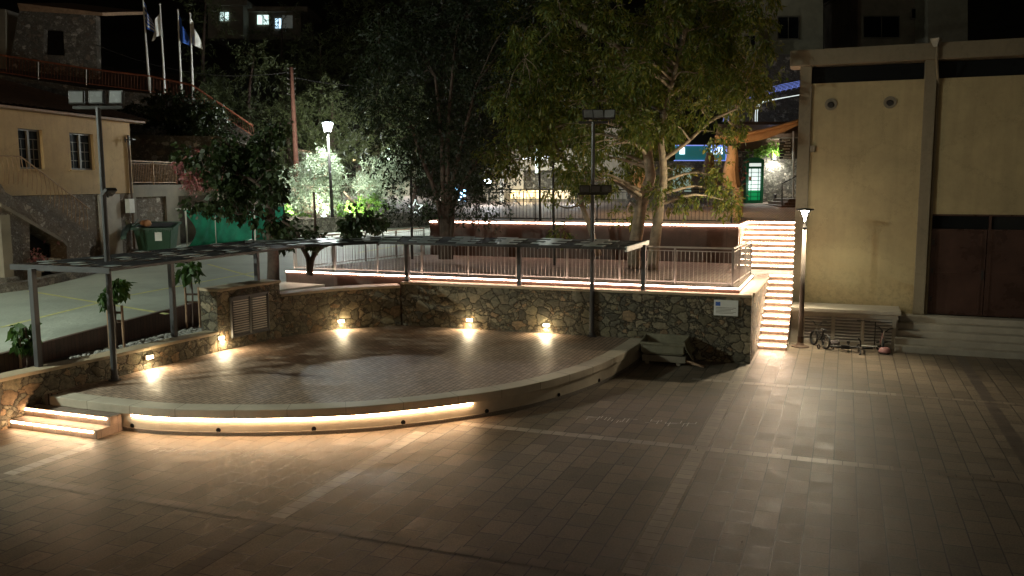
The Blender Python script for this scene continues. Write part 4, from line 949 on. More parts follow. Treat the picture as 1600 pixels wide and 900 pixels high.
for i in range(5):
    a, b, c, d = onY(*pr[i], 44.9), onY(*pr[i+1], 44.9), onY(*pb[i], 44.9), onY(*pb[i+1], 44.9); k = int((b-a).length/.16)
    for j in range(k+1): mb.tube([c.lerp(d, j/k)+U*.05, a.lerp(b, j/k)], .009, n=4)
    k2 = max(1, int((b-a).length/1.7))
    for j in range(k2): mq.tube([c.lerp(d, j/k2), a.lerp(b, j/k2)], .03, n=6)
part('balusters', mb, m_rust, rl); part('posts', mq, m_white, rl)
def flag(pxb, pyb, pxt, pyt, fy, kind, label, Y=46):
    B, T = onY(pxb, pyb, Y), onY(pxt, pyt, Y); o = thing('flagpole', label, 'flagpole', B, 0, 'flagpoles on the terrace')
    part('pole', MB().tube([B, T], .06, .035, 8), m_white, o); part('finial', MB().lathe(T, [(.02, 0), (.06, .05), (.02, .1)], 10), m_white, o)
    nx, nz = 12, 18; wd, hh = .8, 1.35; side = -1 if kind == 'white_left' else 1
    def fv(i, j):
        u, v = i/nx, j/nz
        return T+Vector((side*wd*u*(.45+.25*v), .15*math.sin(u*7+v*2), -.15-(hh*v+u*(.9-.6*v)*1.0)))
    def cloth(filt, dy=0.):
        mb = MB(); vs = {}
        def g(i, j):
            if (i, j) not in vs: vs[i, j] = mb.bm.verts.new(fv(i, j)+Vector((0, dy, 0)))
            return vs[i, j]
        for i in range(nx):
            for j in range(nz):
                if filt(i, j): mb.bm.faces.new((g(i, j), g(i+1, j), g(i+1, j+1), g(i, j+1)))
        return mb
    if kind == 'stripes':
        fl = part('flag', cloth(lambda i, j: True), m_white, o, smooth=True)
        part('blue_stripes', cloth(lambda i, j: (i//2+j//3) % 2 == 0 if i < 0 else (j//2) % 2 == 0, -.012), m_blue, fl, smooth=True)
    else: part('flag', cloth(lambda i, j: True), {'blue': m_blue, 'white_left': m_white, 'white': m_white}[kind], o, smooth=True)
flag(234, 143, 223, -4, 0, 'stripes', 'tall flagpole with blue and white striped flag, leftmost of four')
flag(258, 148, 250, 8, 0, 'white_left', 'flagpole with a plain white flag blowing left, second from left')
flag(284, 152, 278, 17, 0, 'blue', 'flagpole with limp dark blue flag, third from left')
flag(302, 155, 297, 22, 0, 'white', 'flagpole with small white flag, rightmost of four')
# old stone house on the terrace
oh = thing('old_stone_house', 'dark old stone house with small window and shallow roof behind the red railing', 'house', onY(90, 110, 50))
def P50(x, y, d=0): v = onY(x, y, 50); v.y += d; return v
q = [P50(10, 125), P50(152, 125), P50(150, 24), P50(30, 16)]; wq = [P50(68, 85), P50(101, 87), P50(99, 48), P50(69, 46)]
mb = MB()
for a in range(4):
    b = (a+1) % 4; mb.hexa([q[a], q[b], wq[b], wq[a]], [v+Vector((0, .5, 0)) for v in (q[a], q[b], wq[b], wq[a])])
part('wall', mb, m_old, oh); mb = MB(); mb.hexa([v+Vector((0, .4, 0)) for v in wq], [v+Vector((0, .45, 0)) for v in wq]); part('window', mb, m_black, oh)
mb = MB(); e = [P50(36, 8, -.6), P50(168, 23, -.6), P50(168, 28, -.6), P50(40, 20, -.6)]; mb.hexa(e, [v+Vector((0, 6, 1.2)) for v in e]); part('roof', mb, m_wood, oh)
mb = MB(); e = [P50(-30, 125), P50(10, 125), P50(8, 14), P50(-30, 12)]; mb.hexa(e, [v+Vector((0, 5, 0)) for v in e]); part('annexe', mb, m_concd, oh)
# utility pole
o = thing('utility_pole', 'tall reddish wooden utility pole with metal pins behind the olive trees', 'utility pole', onY(466, 300, 50))
part('pole', MB().tube([onY(466, 320, 50), onY(455, 105, 50)], .17, .11, 10), M('creosote_wood', (.17, .075, .05), .8, .3, 6, .2), o, smooth=True)
mb = MB()
for k in range(6):
    p = onY(455.3, 108+k*8, 50)
    for s in (-1, 1): mb.tube([p, p+Vector((s*.22, 0, .03)), p+Vector((s*.22, 0, .09))], .014, n=5)
part('insulator_pins', mb, m_steel, o)

# ================================================================= LANTERN, SLIM POSTS
lb_ = onR(521, 362); LY = lb_.y; lt_ = onY(512, 206, LY)
o = thing('street_lamp', 'lit lantern street lamp glowing cool white beside the olive trees', 'street lamp', lb_)
part('pole', MB().tube([lb_, lt_], .1, .06, 12), m_dark, o, smooth=True)
mb = MB(); top_ = onY(512, 191, LY); w0, w1 = .12, .25
mb.lathe(lt_, [(.1, -.05), (.13, 0), (.13, .04)], 10); 
for k in range(4):
    a = k*math.pi/2+.5; d = Vector((math.cos(a), math.sin(a), 0)); mb.bar(lt_+d*w0, top_+d*w1, .03)
mb.lathe(top_, [(.3, 0), (.3, .03), (.18, .1), (.03, .16)], 4); part('lantern_frame', mb, m_dark, o)
e_lan = E('lantern_edge', (.8, .92, 1), 6); mb = MB()
for k in range(4):
    a = k*math.pi/2+.5; d = Vector((math.cos(a), math.sin(a), 0)); mb.bar(lt_+d*(w0+.02)-Vector((0, .02, 0)), top_+d*(w1+.01)-Vector((0, .02, .03)), .035)
mb.lathe(lt_+U*.04, [(.1, 0), (.13, .02), (.1, .04)], 10); part('lit_rim', mb, e_lan, o)
part('glass', MB().lathe(lt_+U*.07, [(.08, 0), (.2, .42)], 4), E('lantern_glass', (.3, .34, .36), .5), o)
part('led_disc', MB().lathe(top_-U*.05, [(.17, 0), (.17, .03)], 16), e_cool, o)
light('POINT', top_-U*.25, 5000, (.9, .95, .9), .35)
def slimpost(px, py, Y, pyt, label, z0=None):
    b = onY(px, py, Y); t = onY(px-2, pyt, Y); o = thing('slim_lamp_post', label, 'lamp post', b, 0, 'unlit slim black lamp posts')
    part('pole', MB().tube([b, t], .05, .04, 8), m_dark, o); part('head', MB().bar(t-Vector((.3, 0, 0)), t+Vector((.3, 0, 0)), .14, .05), m_dark, o)
slimpost(644, 405, 30.5, 257, 'slim black unlit lamp post on the lower terrace, left'); slimpost(866, 416, 28, 247, 'slim black unlit lamp post in the middle of the lower terrace')
slimpost(844, 345, 31.4, 205, 'tall slim black post on the upper terrace')

# ================================================================= OLIVE GARDEN
gw = thing('garden_wall', 'low stone wall of the olive garden across the road', 'wall', onR(450, 368)); A_, B_ = onR(405, 372), onR(692, 350)
part('masonry', MB().hexa([A_, B_, B_+Vector((.1, .4, 0)), A_+Vector((.1, .4, 0))], [v+U*h for v, h in zip((A_, B_, B_+Vector((.1, .4, 0)), A_+Vector((.1, .4, 0))), (.75, .8, .8, .75))]), m_warmst, gw)
mb = MB(); mb.face([A_+U*.65, B_+U*.7, B_+Vector((2, 16, 2.2)), A_+Vector((-6, 16, 2.2))]); struct('garden_ground', mb, m_soil)
def gy_(px, Y, h=0): v = onY(px, 330, Y); return Vector((v.x, v.y, 2.75+h))
def olive(label, base, dirs, ell, Y, n, k):
    cl = clumps_px(ell, Y, 1.3, k, .55); lm = [([base, base+Vector((dx*.4, 0, .7)), base+Vector((dx, dy, 1.7))], .12, .05) for dx, dy in dirs]
    tree('olive_tree', label, base, lm, cl, n, m_bark, l_olive, .14, .28, -.2, 'olive trees in the uplit garden', per=12, tw=.4)
olive('silvery olive tree lit brightly from below, left of the lantern', gy_(485, 46.3), [(-1, .2), (.3, -.3), (-.5, .4)], [(470, 300, 34, 40), (510, 290, 38, 45), (455, 320, 25, 22)], 46.3, 17000, 26)
olive('round grey-green olive tree right of the lantern', gy_(565, 47.5), [(.6, .2), (1.2, -.2), (-.2, .3)], [(590, 288, 45, 38), (625, 275, 28, 30), (560, 300, 28, 25)], 47.5, 15000, 24)
o = thing('fallen_branch', 'bare pale branch leaning between the olive trees', 'branch', onY(558, 320, 46.5)); part('wood', MB().tube([onY(560, 322, 46.5), onY(548, 312, 46.3), onY(537, 299, 46)], .09, .05, 7), m_bark, o, smooth=True)
shrub('garden_shrub', 'vivid green shrub glowing over a garden spotlight on the left', [(tuple(onY(455, 345, 44.9)), (.7, .5, .45)), (tuple(onY(480, 350, 44.8)), (.8, .5, .3)), (tuple(onY(440, 335, 45)), (.5, .5, .5))], 2600, .12, l_lime, droop=0., Wd=.5, tw=.2)
shrub('garden_shrub', 'pale green shrub lit brightly right of the lantern pole', [(tuple(onY(552, 330, 45.5)), (.8, .5, .4)), (tuple(onY(575, 322, 46)), (.9, .5, .5))], 2600, .12, l_lime, droop=0., Wd=.5, tw=.2)
for (px, py, e, lab) in ((456, 345, 260, 'garden spotlight glaring through the left green shrub'), (506, 338, 260, 'garden spotlight glaring left of the lantern pole'), (545, 340, 260, 'garden spotlight among pale leaves right of the lantern pole')):
    p = onY(px, py, 45.2); o = thing('garden_spotlight', lab, 'spotlight', p, 0, 'garden spotlights')
    part('body', MB().lathe(p-U*.25, [(.05, 0), (.05, .12), (.11, .2)], 12), m_dark, o); part('lens', MB().lathe(p-U*.04, [(.11, 0), (.12, .05), (.06, .1)], 12), e_cool, o)
    light('SPOT', p+Vector((0, -.5, .35)), e*3.2, (.95, 1, .84), .12, onY({456: 468, 506: 512, 545: 600}[px], 285, 47), 120, .6)
# reclining star ornament
so = thing('star_ornament', 'faintly glowing star shaped light ornament with long tail bars on the garden wall', 'light ornament', onY(650, 335, 48)); c0 = onY(649, 325, 48); mb = MB()
pts5 = [c0+Vector((.42*math.cos(a)*(1 if k % 2 == 0 else .42), 0, .48*math.sin(a)*(1 if k % 2 == 0 else .42))) for k, a in [(k, math.pi/2+k*math.pi/5) for k in range(10)]]
for a, b in zip(pts5, pts5[1:]+pts5[:1]): mb.tube([a, b], .03, n=5)
part('star_outline', mb, e_white2, so); mb = MB()  # star outline brightened by a weak glow put into its material
for k in (-.25, -.05, .2): mb.tube([c0+Vector((-.2, 0, k)), onY(600, 331+k*12, 48)], .025, n=5)
for k in range(7): mb.tube([c0+Vector((-.5-k*.25, 0, -.25)), c0+Vector((-.65-k*.25, 0, .15))], .015, n=4)
part('tail_bars', mb, m_steel, so)
# far lamp in the trees
def glow(px, py, Y, r, mat, label, e=0, col=(.9, .97, 1), dy=.4):
    p = onY(px, py, Y); o = thing('distant_lamp', label, 'lamp', p); part('shade', MB().lathe(p+U*r*.6, [(r*1.5, 0), (r*1.2, r*.4), (.02, r*.6)], 14), m_dark, o)
    part('bulb', MB().lathe(p-U*r*.7, [(r*.3, 0), (r, r*.6), (r*.9, r*1.1), (r*.3, r*1.3)], 14), mat, o)
    part('bracket', MB().tube([p+U*r, p+Vector((0, .8, r)), p+Vector((0, .8, -2))], .03, n=6), m_dark, o)
    if e: light('POINT', p-Vector((0, dy, .1)), e, col, .15)
glow(608, 249, 56, .2, e_cool, 'bright round lamp shining through the pines behind the olive trees', 2200)
glow(553, 250, 60, .1, e_warmw, 'tiny warm lamp in the dark above the olive trees', 40, (1, .6, .35)); glow(466, 251, 58, .12, e_warmw, 'tiny warm lamp beside the utility pole', 60, (1, .7, .5))
glow(670, 45*4.1, 60, .09, e_white, 'small white lamp glimpsed high between the pines', 0)
glow(763, 283, 43, .2, e_cool, 'bright round wall lamp left of the cafe pillar', 260)

# hidden wall lamps get their own light further down

# ================================================================= CAFE YARD (behind the upper terrace)
YB = 45.0
def rectY(mb, x0, y0, x1, y1, Y, th=.1):
    a, b, c, d = onY(x0, y1, Y), onY(x1, y1, Y), onY(x1, y0, Y), onY(x0, y0, Y); t = Vector((0, th, 0)); return mb.hexa([a, b, b+t, a+t], [d, c, c+t, d+t])
cw = thing('cafe_wall', 'pale rubble stone cafe wall lit by wall lamps at the back of the yard', 'wall', onY(1150, 320, YB))
mb = MB(); rectY(mb, 1125, 236, 1330, 326, YB, .5); rectY(mb, 980, 262, 1125, 326, YB+.1, .5); part('masonry', mb, m_warmst, cw)
mb = MB(); rectY(mb, 1148, 190, 1330, 236, YB+.35, .3); part('timber_cladding', mb, m_wdark, cw)
mb = MB(); rectY(mb, 1120, 214, 1330, 217, YB-.2, .4); part('ledge', mb, m_concd, cw)
wallY('stone_wall', 'high dark stone wall on the slope above the cafe', [(1185, 85), (1330, 85), (1330, 190), (1130, 190)], 52, .5, m_old)
# phone-box style door
bx_ = thing('telephone_box', 'dark green telephone box cabinet with lit glass, against the stone wall', 'telephone box', onY(1179, 318, 44.3))
x0, x1 = 1165, 1192; Yd = 44.2
mb = MB(); a = onY(x0, 319, Yd); b = onY(x1, 319, Yd); wdt = b.x-a.x; zt = onY(1179, 250, Yd).z; zb = a.z
def bxb(mb, u0, u1, z0, z1, y0, y1): return mb.hexa([(a.x+u0*wdt, y0, z0), (a.x+u1*wdt, y0, z0), (a.x+u1*wdt, y1, z0), (a.x+u0*wdt, y1, z0)], [(a.x+u0*wdt, y0, z1), (a.x+u1*wdt, y0, z1), (a.x+u1*wdt, y1, z1), (a.x+u0*wdt, y1, z1)])
bxb(mb, 0, .14, zb, zt, Yd, Yd+.7); bxb(mb, .86, 1, zb, zt, Yd, Yd+.7); bxb(mb, .14, .86, zb, zb+.18, Yd, Yd+.7); bxb(mb, .14, .86, zt-.42, zt-.34, Yd, Yd+.7); bxb(mb, .14, .86, zt-.14, zt, Yd, Yd+.7); bxb(mb, .14, .86, zb+.18, zt-.14, Yd+.5, Yd+.7)
part('frame', mb, m_green, bx_)
mb = MB(); n = 10; vs = [Vector((a.x+wdt*(i/n), Yd, zt+.14*math.sin(math.pi*i/n))) for i in range(n+1)]; mb.hexa(vs, [v+Vector((0, .7, 0)) for v in vs]); part('domed_top', mb, m_green, bx_)
mb = MB(); bxb(mb, .16, .84, zt-.32, zt-.16, Yd+.02, Yd+.03); part('sign_pane', mb, E('pane_dim', (.75, .85, .8), .8), bx_)
mb = MB(); bxb(mb, .16, .84, zb+.7, zt-.44, Yd+.1, Yd+.11); gp_ = part('lit_glass', mb, E('pane_lit', (.85, .97, .95), .85), bx_)
mb = MB(); bxb(mb, .16, .84, zb+.2, zb+.7, Yd+.1, Yd+.11); part('green_panel', mb, e_gr, bx_)
mb = MB()
for k in range(1, 8): z = zb+.2+(zt-.64-zb)*k/8; bxb(mb, .14, .86, z-.012, z+.012, Yd+.04, Yd+.06)
for u in (.3, .7): bxb(mb, u-.015, u+.015, zb+.18, zt-.42, Yd+.03, Yd+.05)
part('glazing_bars', mb, m_green, bx_)
mb = MB(); bxb(mb, .18, .3, zb+1.2, zb+1.4, Yd+.07, Yd+.09); part('red_notice', mb, m_rust, bx_)
mb = MB(); rectY(mb, 1158, 318.5, 1200, 322, 44.0, .3); part('striped_step', mb, m_concd, bx_)
light('POINT', onY(1180, 290, Yd-.6), 10, (.8, 1, .9), .2)
# wall lamp
wp = thing('wall_lamp', 'very bright up and down wall lamp on the stone wall right of the telephone box', 'wall lamp', onY(1210, 248, YB-.15))
p = onY(1210, 246, YB-.2); part('body', MB().bar(p-U*.07, p+U*.07, .16, .14, up=(0, 1, 0)), m_dark, wp)
part('upper_lens', MB().lathe(p+U*.07, [(.07, 0), (.07, .015)], 12), e_cool, wp); part('lower_lens', MB().lathe(p-U*.085, [(.07, 0), (.07, .015)], 12), e_cool, wp)
light('SPOT', p+U*.12, 190, (1, .97, .82), .05, p+Vector((0, .12, 1)), 130, .6); light('SPOT', p-U*.12, 240, (1, .97, .85), .05, p+Vector((0, .05, -1)), 150, .7); light('POINT', p+Vector((0, -.35, 0)), 60, (1, .96, .85), .1)
# slatted direction board + pole
ds = thing('direction_sign', 'black finger sign boards with small white lettering on a grey pole by the building corner', 'sign', onY(1236, 330, 42.5))
part('pole', MB().tube([onY(1239, 325, 42.5), onY(1240, 205, 42.5)], .045, n=8), m_steel, ds)
for k in range(7):
    mb = MB(); y = 217+k*4.6; rectY(mb, 1218, y, 1237, y+3.9, 42.4, .04); bd = part('board', mb, m_dark, ds)
    mb = MB(); x = 1222+(k*5 % 7)
    while x < 1234: w = 1.2+(k*3+x) % 2.1; rectY(mb, x, y+1.3, min(x+w, 1236), y+2.5, 42.36, .03); x += w+.7
    part('lettering', mb, m_white, bd)
mb = MB(); rectY(mb, 1242, 216, 1250, 248, 42.4, .04); part('board', mb, m_dark, ds)
o = thing('bollard', 'short dark bollard in front of the stone wall', 'bollard', onY(1211, 318, 44)); part('body', MB().tube([onY(1211, 319, 44), onY(1211, 305, 44)], .09, .08, 10), m_dark, o); part('cap', MB().lathe(onY(1211, 305, 44), [(.1, 0), (.1, .04), (.03, .07)], 10), m_dark, o)
cs_ = thing('yard_steps', 'small stone steps with black handrail beside the ochre building corner', 'steps', onY(1235, 328, 40))
for k in range(3): mb = MB(); rectY(mb, 1221+k*5, 326-k*5-5, 1262, 331-k*5, 40.0+k*.4, 3-k*.4); part('step', mb, m_deck, cs_)
mb = MB(); mb.tube([onY(1222, 322, 40.2), onY(1222, 287, 40.2), onY(1262, 266, 40.2)], .03, n=6); part('handrail', mb, m_dark, cs_)
# orange awning
aw = thing('awning', 'large orange canvas awning sagging from the building corner over the yard', 'awning', onY(1200, 210, 40))
mb = MB(); n = 14; rows = []
for i in range(n+1):
    u = i/n; px = 1252-135*u; top = 187+u*27+5*math.sin(u*math.pi); rows.append([onY(px, top, 38.0), onY(px, top+6+8*math.sin(u*math.pi*.9), 37.9), onY(px+4, 193+2*math.sin(u*3), 43)])
for a_, b_ in zip(rows, rows[1:]):
    for k in range(2): mb.face([a_[k], b_[k], b_[k+1], a_[k+1]])
bmesh.ops.remove_doubles(mb.bm, verts=mb.bm.verts, dist=.001)
o = part('canvas', mb, m_canvas, aw, smooth=True); sm = o.modifiers.new('solid', 'SOLIDIFY'); sm.thickness = .02
part('front_roller', MB().tube([rows[i][0]+Vector((0, -.05, 0)) for i in range(0, n+1, 2)], .07, n=8), m_canvas, aw, smooth=True)
light('SPOT', onY(1190, 222, 39.5), 150, (1, .55, .22), .3, onY(1190, 190, 39.5), 150, .8)
light('POINT', onY(1125, 250, 35.5), 130, (1, .66, .33), .3)
light('POINT', onY(1010, 235, 34.5), 260, (1, .72, .42), .3)
def curtain(px0, px1, py0, py1, Y, label, k=0, mat=None):
    A_, B_ = onY(px0, py0, Y), onY(px1, py0, Y); zb = onY(px0, py1, Y).z; o = thing('closed_parasol', label, 'parasol', (A_+B_)/2, 0, 'closed parasols in the cafe yard')
    c = (A_+B_)/2; hw = (B_-A_).length/2; mb = MB(); prof = []
    n = 20; rings = []
    for j in range(9):
        v = j/8; z = A_.z+(zb-A_.z)*v; r = hw*(.55+.45*v**.7)*(1-.12*(v > .9))
        rings.append([mb.bm.verts.new((c.x+(r*(1+.3*math.cos(i*math.pi)*(.3+v)))*math.cos(2*math.pi*i/n)+.03*math.sin(v*8), c.y+(r*(1+.3*math.cos(i*math.pi)*(.3+v)))*math.sin(2*math.pi*i/n), z+(.12*math.cos(i*1.9) if j == 8 else 0))) for i in range(n)])
    for a, b in zip(rings, rings[1:]):
        for i in range(n): mb.bm.faces.new((a[i], a[(i+1) % n], b[(i+1) % n], b[i]))
    part('folded_canopy', mb, mat or m_curt, o, smooth=True); part('mast', MB().tube([(c.x, c.y, pz(c.y)), (c.x, c.y, A_.z+.1)], .03, n=8), m_wdark, o)
    part('base', MB().lathe((c.x, c.y, pz(c.y)), [(.3, 0), (.3, .06), (.06, .1)], 16), m_concd, o)
curtain(1133, 1155, 228, 296, 37.5, 'closed tan parasol lit orange, rightmost in the yard'); curtain(1100, 1117, 238, 275, 41, 'closed brown parasol in front of the blue sign', mat=m_wdark); curtain(986, 1012, 240, 306, 38.5, 'closed tan parasol behind the leaning tree trunk, leftmost')
# sign board
sb = thing('shop_sign', 'backlit teal sign board with glowing white letters above the cafe front', 'shop sign', onY(1100, 240, 43.5))
mb = MB(); rectY(mb, 1056, 228, 1134, 250, 43.5, .12); part('board', mb, e_signb, sb)
mb = MB(); rectY(mb, 1054, 226.4, 1136, 227.8, 43.4, .2); rectY(mb, 1054, 250.1, 1136, 251.4, 43.4, .2); rectY(mb, 1134.1, 227.8, 1136, 250.1, 43.4, .2); part('blue_edge', mb, e_tube, sb)
dg = bpy.context.evaluated_depsgraph_get
def text(s, px, py, Y, size, mat, par, name='letters', ext=.02):
    cu = bpy.data.curves.new('t', 'FONT'); cu.body = s; cu.size = size; cu.extrude = ext; cu.align_x = 'CENTER'; ob_ = bpy.data.objects.new('t', cu); COL.objects.link(ob_)
    ob_.matrix_world = Matrix.Translation(onY(px, py, Y)) @ Matrix.Rotation(math.pi/2, 4, 'X'); bpy.context.view_layer.update()
    me = bpy.data.meshes.new_from_object(ob_.evaluated_get(dg())); me.transform(ob_.matrix_world); bpy.data.objects.remove(ob_)
    return part(name, me, mat, par)
mb = MB(); rectY(mb, 1111, 229.5, 1129, 241, 43.45, .03); part('glow_patch', mb, e_sign, sb)
mb = MB(); rectY(mb, 1062, 230.5, 1070, 241, 43.45, .03); part('glow_patch', mb, e_sign, sb)
text('RT', 1120.5, 239, 43.38, .5, e_bl, sb)
sf = thing('cafe_frontage', 'dim cafe front below the glowing sign with green and purple goods', 'shop front', onY(1080, 300, 44))
mb = MB(); rectY(mb, 1010, 252, 1140, 322, 44.4, .3); part('wall', mb, m_warmst, sf)
mb = MB(); rectY(mb, 1118, 262, 1128, 300, 44.3, .1); part('dark_shelf', mb, m_wdark, sf)
mb = MB(); rectY(mb, 1052, 262, 1080, 300, 44.3, .08); part('lit_window', mb, E('shop_glass', (.5, .8, .75), .15), sf)
# plants on the wall
shrub('climbing_plant', 'green creeper spilling along the top of the stone wall left of the lamp', [(tuple(onY(1195, 234, YB-.3)), (.5, .2, .2)), (tuple(onY(1210, 232, YB-.3)), (.3, .2, .3)), (tuple(onY(1180, 240, YB-.3)), (.5, .2, .12))], 1300, .1, l_lime, 'plant', droop=.4, Wd=.6, tw=.2)
shrub('red_flowering_plant', 'small red flowering plant beside the telephone box', [(tuple(onY(1160, 262, 43.8)), (.15, .15, .5)), (tuple(onY(1158, 290, 43.6)), (.12, .12, .3))], 260, .08, leafmat('red_leaf', [(.35, .03, .02), (.08, .1, .04), (.5, .06, .04)]), 'plant', droop=.2, Wd=.6, tw=.15)
# rope-light pergola
rp_ = thing('rope_light_pergola', 'arched pergola outlined in blue and white rope lights behind the orange awning', 'pergola', onY(1190, 190, 48))
mb = MB()
for k in range(5):
    pts = [onY(1138-k*2, 190, 48+k*.8), onY(1139-k*1, 172, 48+k*.8), onY(1146+k*2, 162, 48+k*.8), onY(1200, 146-k*2, 48+k*.8), onY(1262, 132-k*2, 48+k*.8)]; mb.tube(cat_rom(pts, 5), .011, n=4)
part('blue_tubes', mb, e_tube, rp_); mb = MB()
for k in range(2):
    pts = [onY(1180+k*3, 192, 46.5), onY(1181+k*3, 172, 46.5), onY(1187+k*3, 162, 46.5), onY(1200+k*3, 157, 46.5), onY(1262, 146, 46.5)]; mb.tube(cat_rom(pts, 5), .02, n=5)
part('white_tubes', mb, e_white2, rp_); mb = MB()
for k in range(14):
    u = k/13; p = onY(1150+112*u, 159-24*u, 48); q = onY(1153+112*u, 152-24*u, 51); mb.tube([p, q], .006, n=4)
part('lattice', mb, e_tube, rp_)
light('POINT', onY(1205, 180, 47), 25, (.5, .6, 1), .2)
# restaurant centre-left
rs = thing('restaurant_building', 'low dark restaurant building with bright strips and lit counter seen through the trees', 'building', onY(830, 330, 47))
YR = 47
mb = MB(); rectY(mb, 755, 266, 818, 325, YR+1, .3); part('dark_wall', mb, m_conc, rs)
mb = MB(); rectY(mb, 760, 232, 945, 266, YR+1.2, .3); rectY(mb, 945, 200, 990, 325, YR+1.2, .3); part('upper_wall', mb, m_conc, rs)
mb = MB(); rectY(mb, 752, 262, 780, 270, YR, 1.5); part('canopy', mb, m_steel, rs)
mb = MB(); rectY(mb, 781, 268, 787, 325, YR-.6, .25); part('column', mb, m_white, rs)
mb = MB(); rectY(mb, 736, 322, 1000, 336, YR-3, .3); part('low_white_wall', mb, m_white, rs)
mb = MB(); rectY(mb, 818, 266, 945, 297, YR+2, .2); part('back_wall', mb, m_warmst, rs)
mb = MB(); rectY(mb, 798, 297, 846, 310, YR+.5, .2); part('lit_counter', mb, e_warmw, rs)
mb = MB(); rectY(mb, 846, 297, 905, 311, YR+.6, .2); part('dim_counter', mb, E('counter_glow', (1, .8, .5), .45), rs)
mb = MB(); rectY(mb, 817, 244, 834, 249, YR, .1); part('light_bar', mb, e_white, rs)
mb = MB(); rectY(mb, 846, 244, 859, 249, YR, .1); part('light_bar', mb, e_white, rs)
mb = MB(); rectY(mb, 836.5, 232, 840.5, 270, YR-.1, .1); part('light_column', mb, E('light_column', (.85, 1, .95), 1.6), rs)
mb = MB(); rectY(mb, 786, 311, 1000, 323, YR-.4, .3); part('counter_front', mb, m_concd, rs)
light('POINT', onY(850, 256, YR-1.5), 260, (.9, 1, .92), .3); light('POINT', onY(822, 300, YR-1.2), 90, (1, .8, .45), .3); light('POINT', onY(900, 300, YR-3), 110, (.9, .95, 1), .3)
mb = MB(); rectY(mb, 733, 334, 800, 340, YR-4, .1); tag(part('lit_pool_edge', mb, E('pool_blue', (.35, .7, .85), .55)), 'pale blue lit edge strip behind the black railing', 'light strip')
mb = MB(); rectY(mb, 713, 288, 724, 312, 46, .1); lsn = thing('star_light_panel', 'blurred blue light decoration glimpsed left of the dark entrance', 'light ornament', onY(718, 300, 46)); part('backing', mb, m_dark, lsn)
mb = MB()
for k in range(16): p = onY(random.uniform(712, 727), random.uniform(288, 314), 45.9); bmesh.ops.create_icosphere(mb.bm, subdivisions=1, radius=.05, matrix=Matrix.Translation(p))
part('blue_bulbs', mb, E('blue_bulbs', (.3, .65, 1), 6), lsn)
# cafe chairs and tables
def chair0():
    o = thing('folding_chair', 'dark folding chair at the left end of the yard rail', 'chair', (0, 0, 0), 0, 'folding chairs behind the black railing'); mb = MB()
    for y in (-.22, .22): mb.tube([(-.22, y, 0), (.2, y, .86)], .014, n=5); mb.tube([(.22, y, 0), (-.18, y, .45)], .014, n=5)
    part('legs', mb, m_dark, o, local=True); mb = MB(); mb.obox((0, 0, .45), (.4, .42, .025), ((1, 0, 0), (0, 1, 0), (0, 0, 1))); part('seat', mb, m_wdark, o, local=True)
    mb = MB(); mb.obox((.17, 0, .8), (.02, .44, .12), ((1, 0, 0), (0, 1, 0), (0, 0, 1))); part('backrest', mb, m_wdark, o, local=True); return o
ch = chair0(); spots = [(808, 42, .1, 'dark folding chair left of the tall slim post, behind the railing'), (828, 42, math.pi+.1, 'dark folding chair just left of the slim post, facing left'), (893, 41, .3, 'dark folding chair behind the left foliage of the thin tree'), (912, 41, math.pi, 'dark folding chair behind the lower floodlight heads'), (1050, 39, .2, 'dark folding chair right of the pale tree trunks'), (1072, 39.5, math.pi, 'dark folding chair below the hanging yellow-green leaves')]
for i, (px, Y, r, lab) in enumerate(spots):
    p = onY(px, 340, Y); p = Vector((p.x, p.y, pz(Y)))
    if i == 0: ch.location = p; ch.rotation_euler = (0, 0, r); ch['label'] = lab
    else: dup(ch, p, r, lab)
def table0():
    o = thing('cafe_table', 'round table', 'table', (0, 0, 0), 0, 'cafe tables behind the black railing')
    part('tabletop', MB().lathe((0, 0, .72), [(.4, 0), (.42, .015), (.4, .03)], 20), m_wdark, o, local=True); part('stem', MB().tube([(0, 0, .02), (0, 0, .72)], .03, n=8), m_dark, o, local=True)
    part('foot', MB().lathe((0, 0, 0), [(.25, 0), (.25, .015), (.04, .04)], 16), m_dark, o, local=True); return o
tb = table0()
for i, (px, Y, lab) in enumerate(((818, 42.6, 'round cafe table between the two chairs by the lit counter'), (902, 41.4, 'round cafe table behind the lower floodlight heads'), (1061, 40, 'round cafe table under the yellow-green foliage'))):
    p = onY(px, 340, Y); p = Vector((p.x, p.y, pz(Y)))
    if i == 0: tb.location = p; tb['label'] = lab
    else: dup(tb, p, 0, lab)

# ================================================================= HOUSES ON THE HILL
bb = thing('hillside_house', 'dim house high in the trees with two small lit windows close together', 'house', onY(420, 60, 92))
mb = MB(); rectY(mb, 385, 18, 470, 62, 92.5, 6); part('wall', mb, m_concd, bb); mb = MB(); rectY(mb, 378, 10, 480, 18, 92, 7); part('roof', mb, m_concd, bb)
for x0, y0, x1, y1, mt in ((402, 23.5, 419.5, 38, e_win), (430, 29, 439, 44, e_winb)):
    mb = MB(); rectY(mb, x0, y0, x1, y1, 92.4, .05); wf = part('window', mb, mt, bb); mb = MB(); rectY(mb, (x0+x1)/2-.6, y0, (x0+x1)/2+.6, y1, 92.3, .05); part('mullion', mb, m_frame, wf)
mb = MB(); rectY(mb, 441, 24, 457, 44, 92.4, .05); part('curtained_window', mb, E('curtain_dim', (.5, .55, .5), .06), bb)
b2 = thing('hillside_house', 'dim house on the hill with one small white lit window', 'house', onY(345, 60, 90)); mb = MB(); rectY(mb, 325, 8, 380, 60, 90.5, 6); part('wall', mb, m_concd, b2)
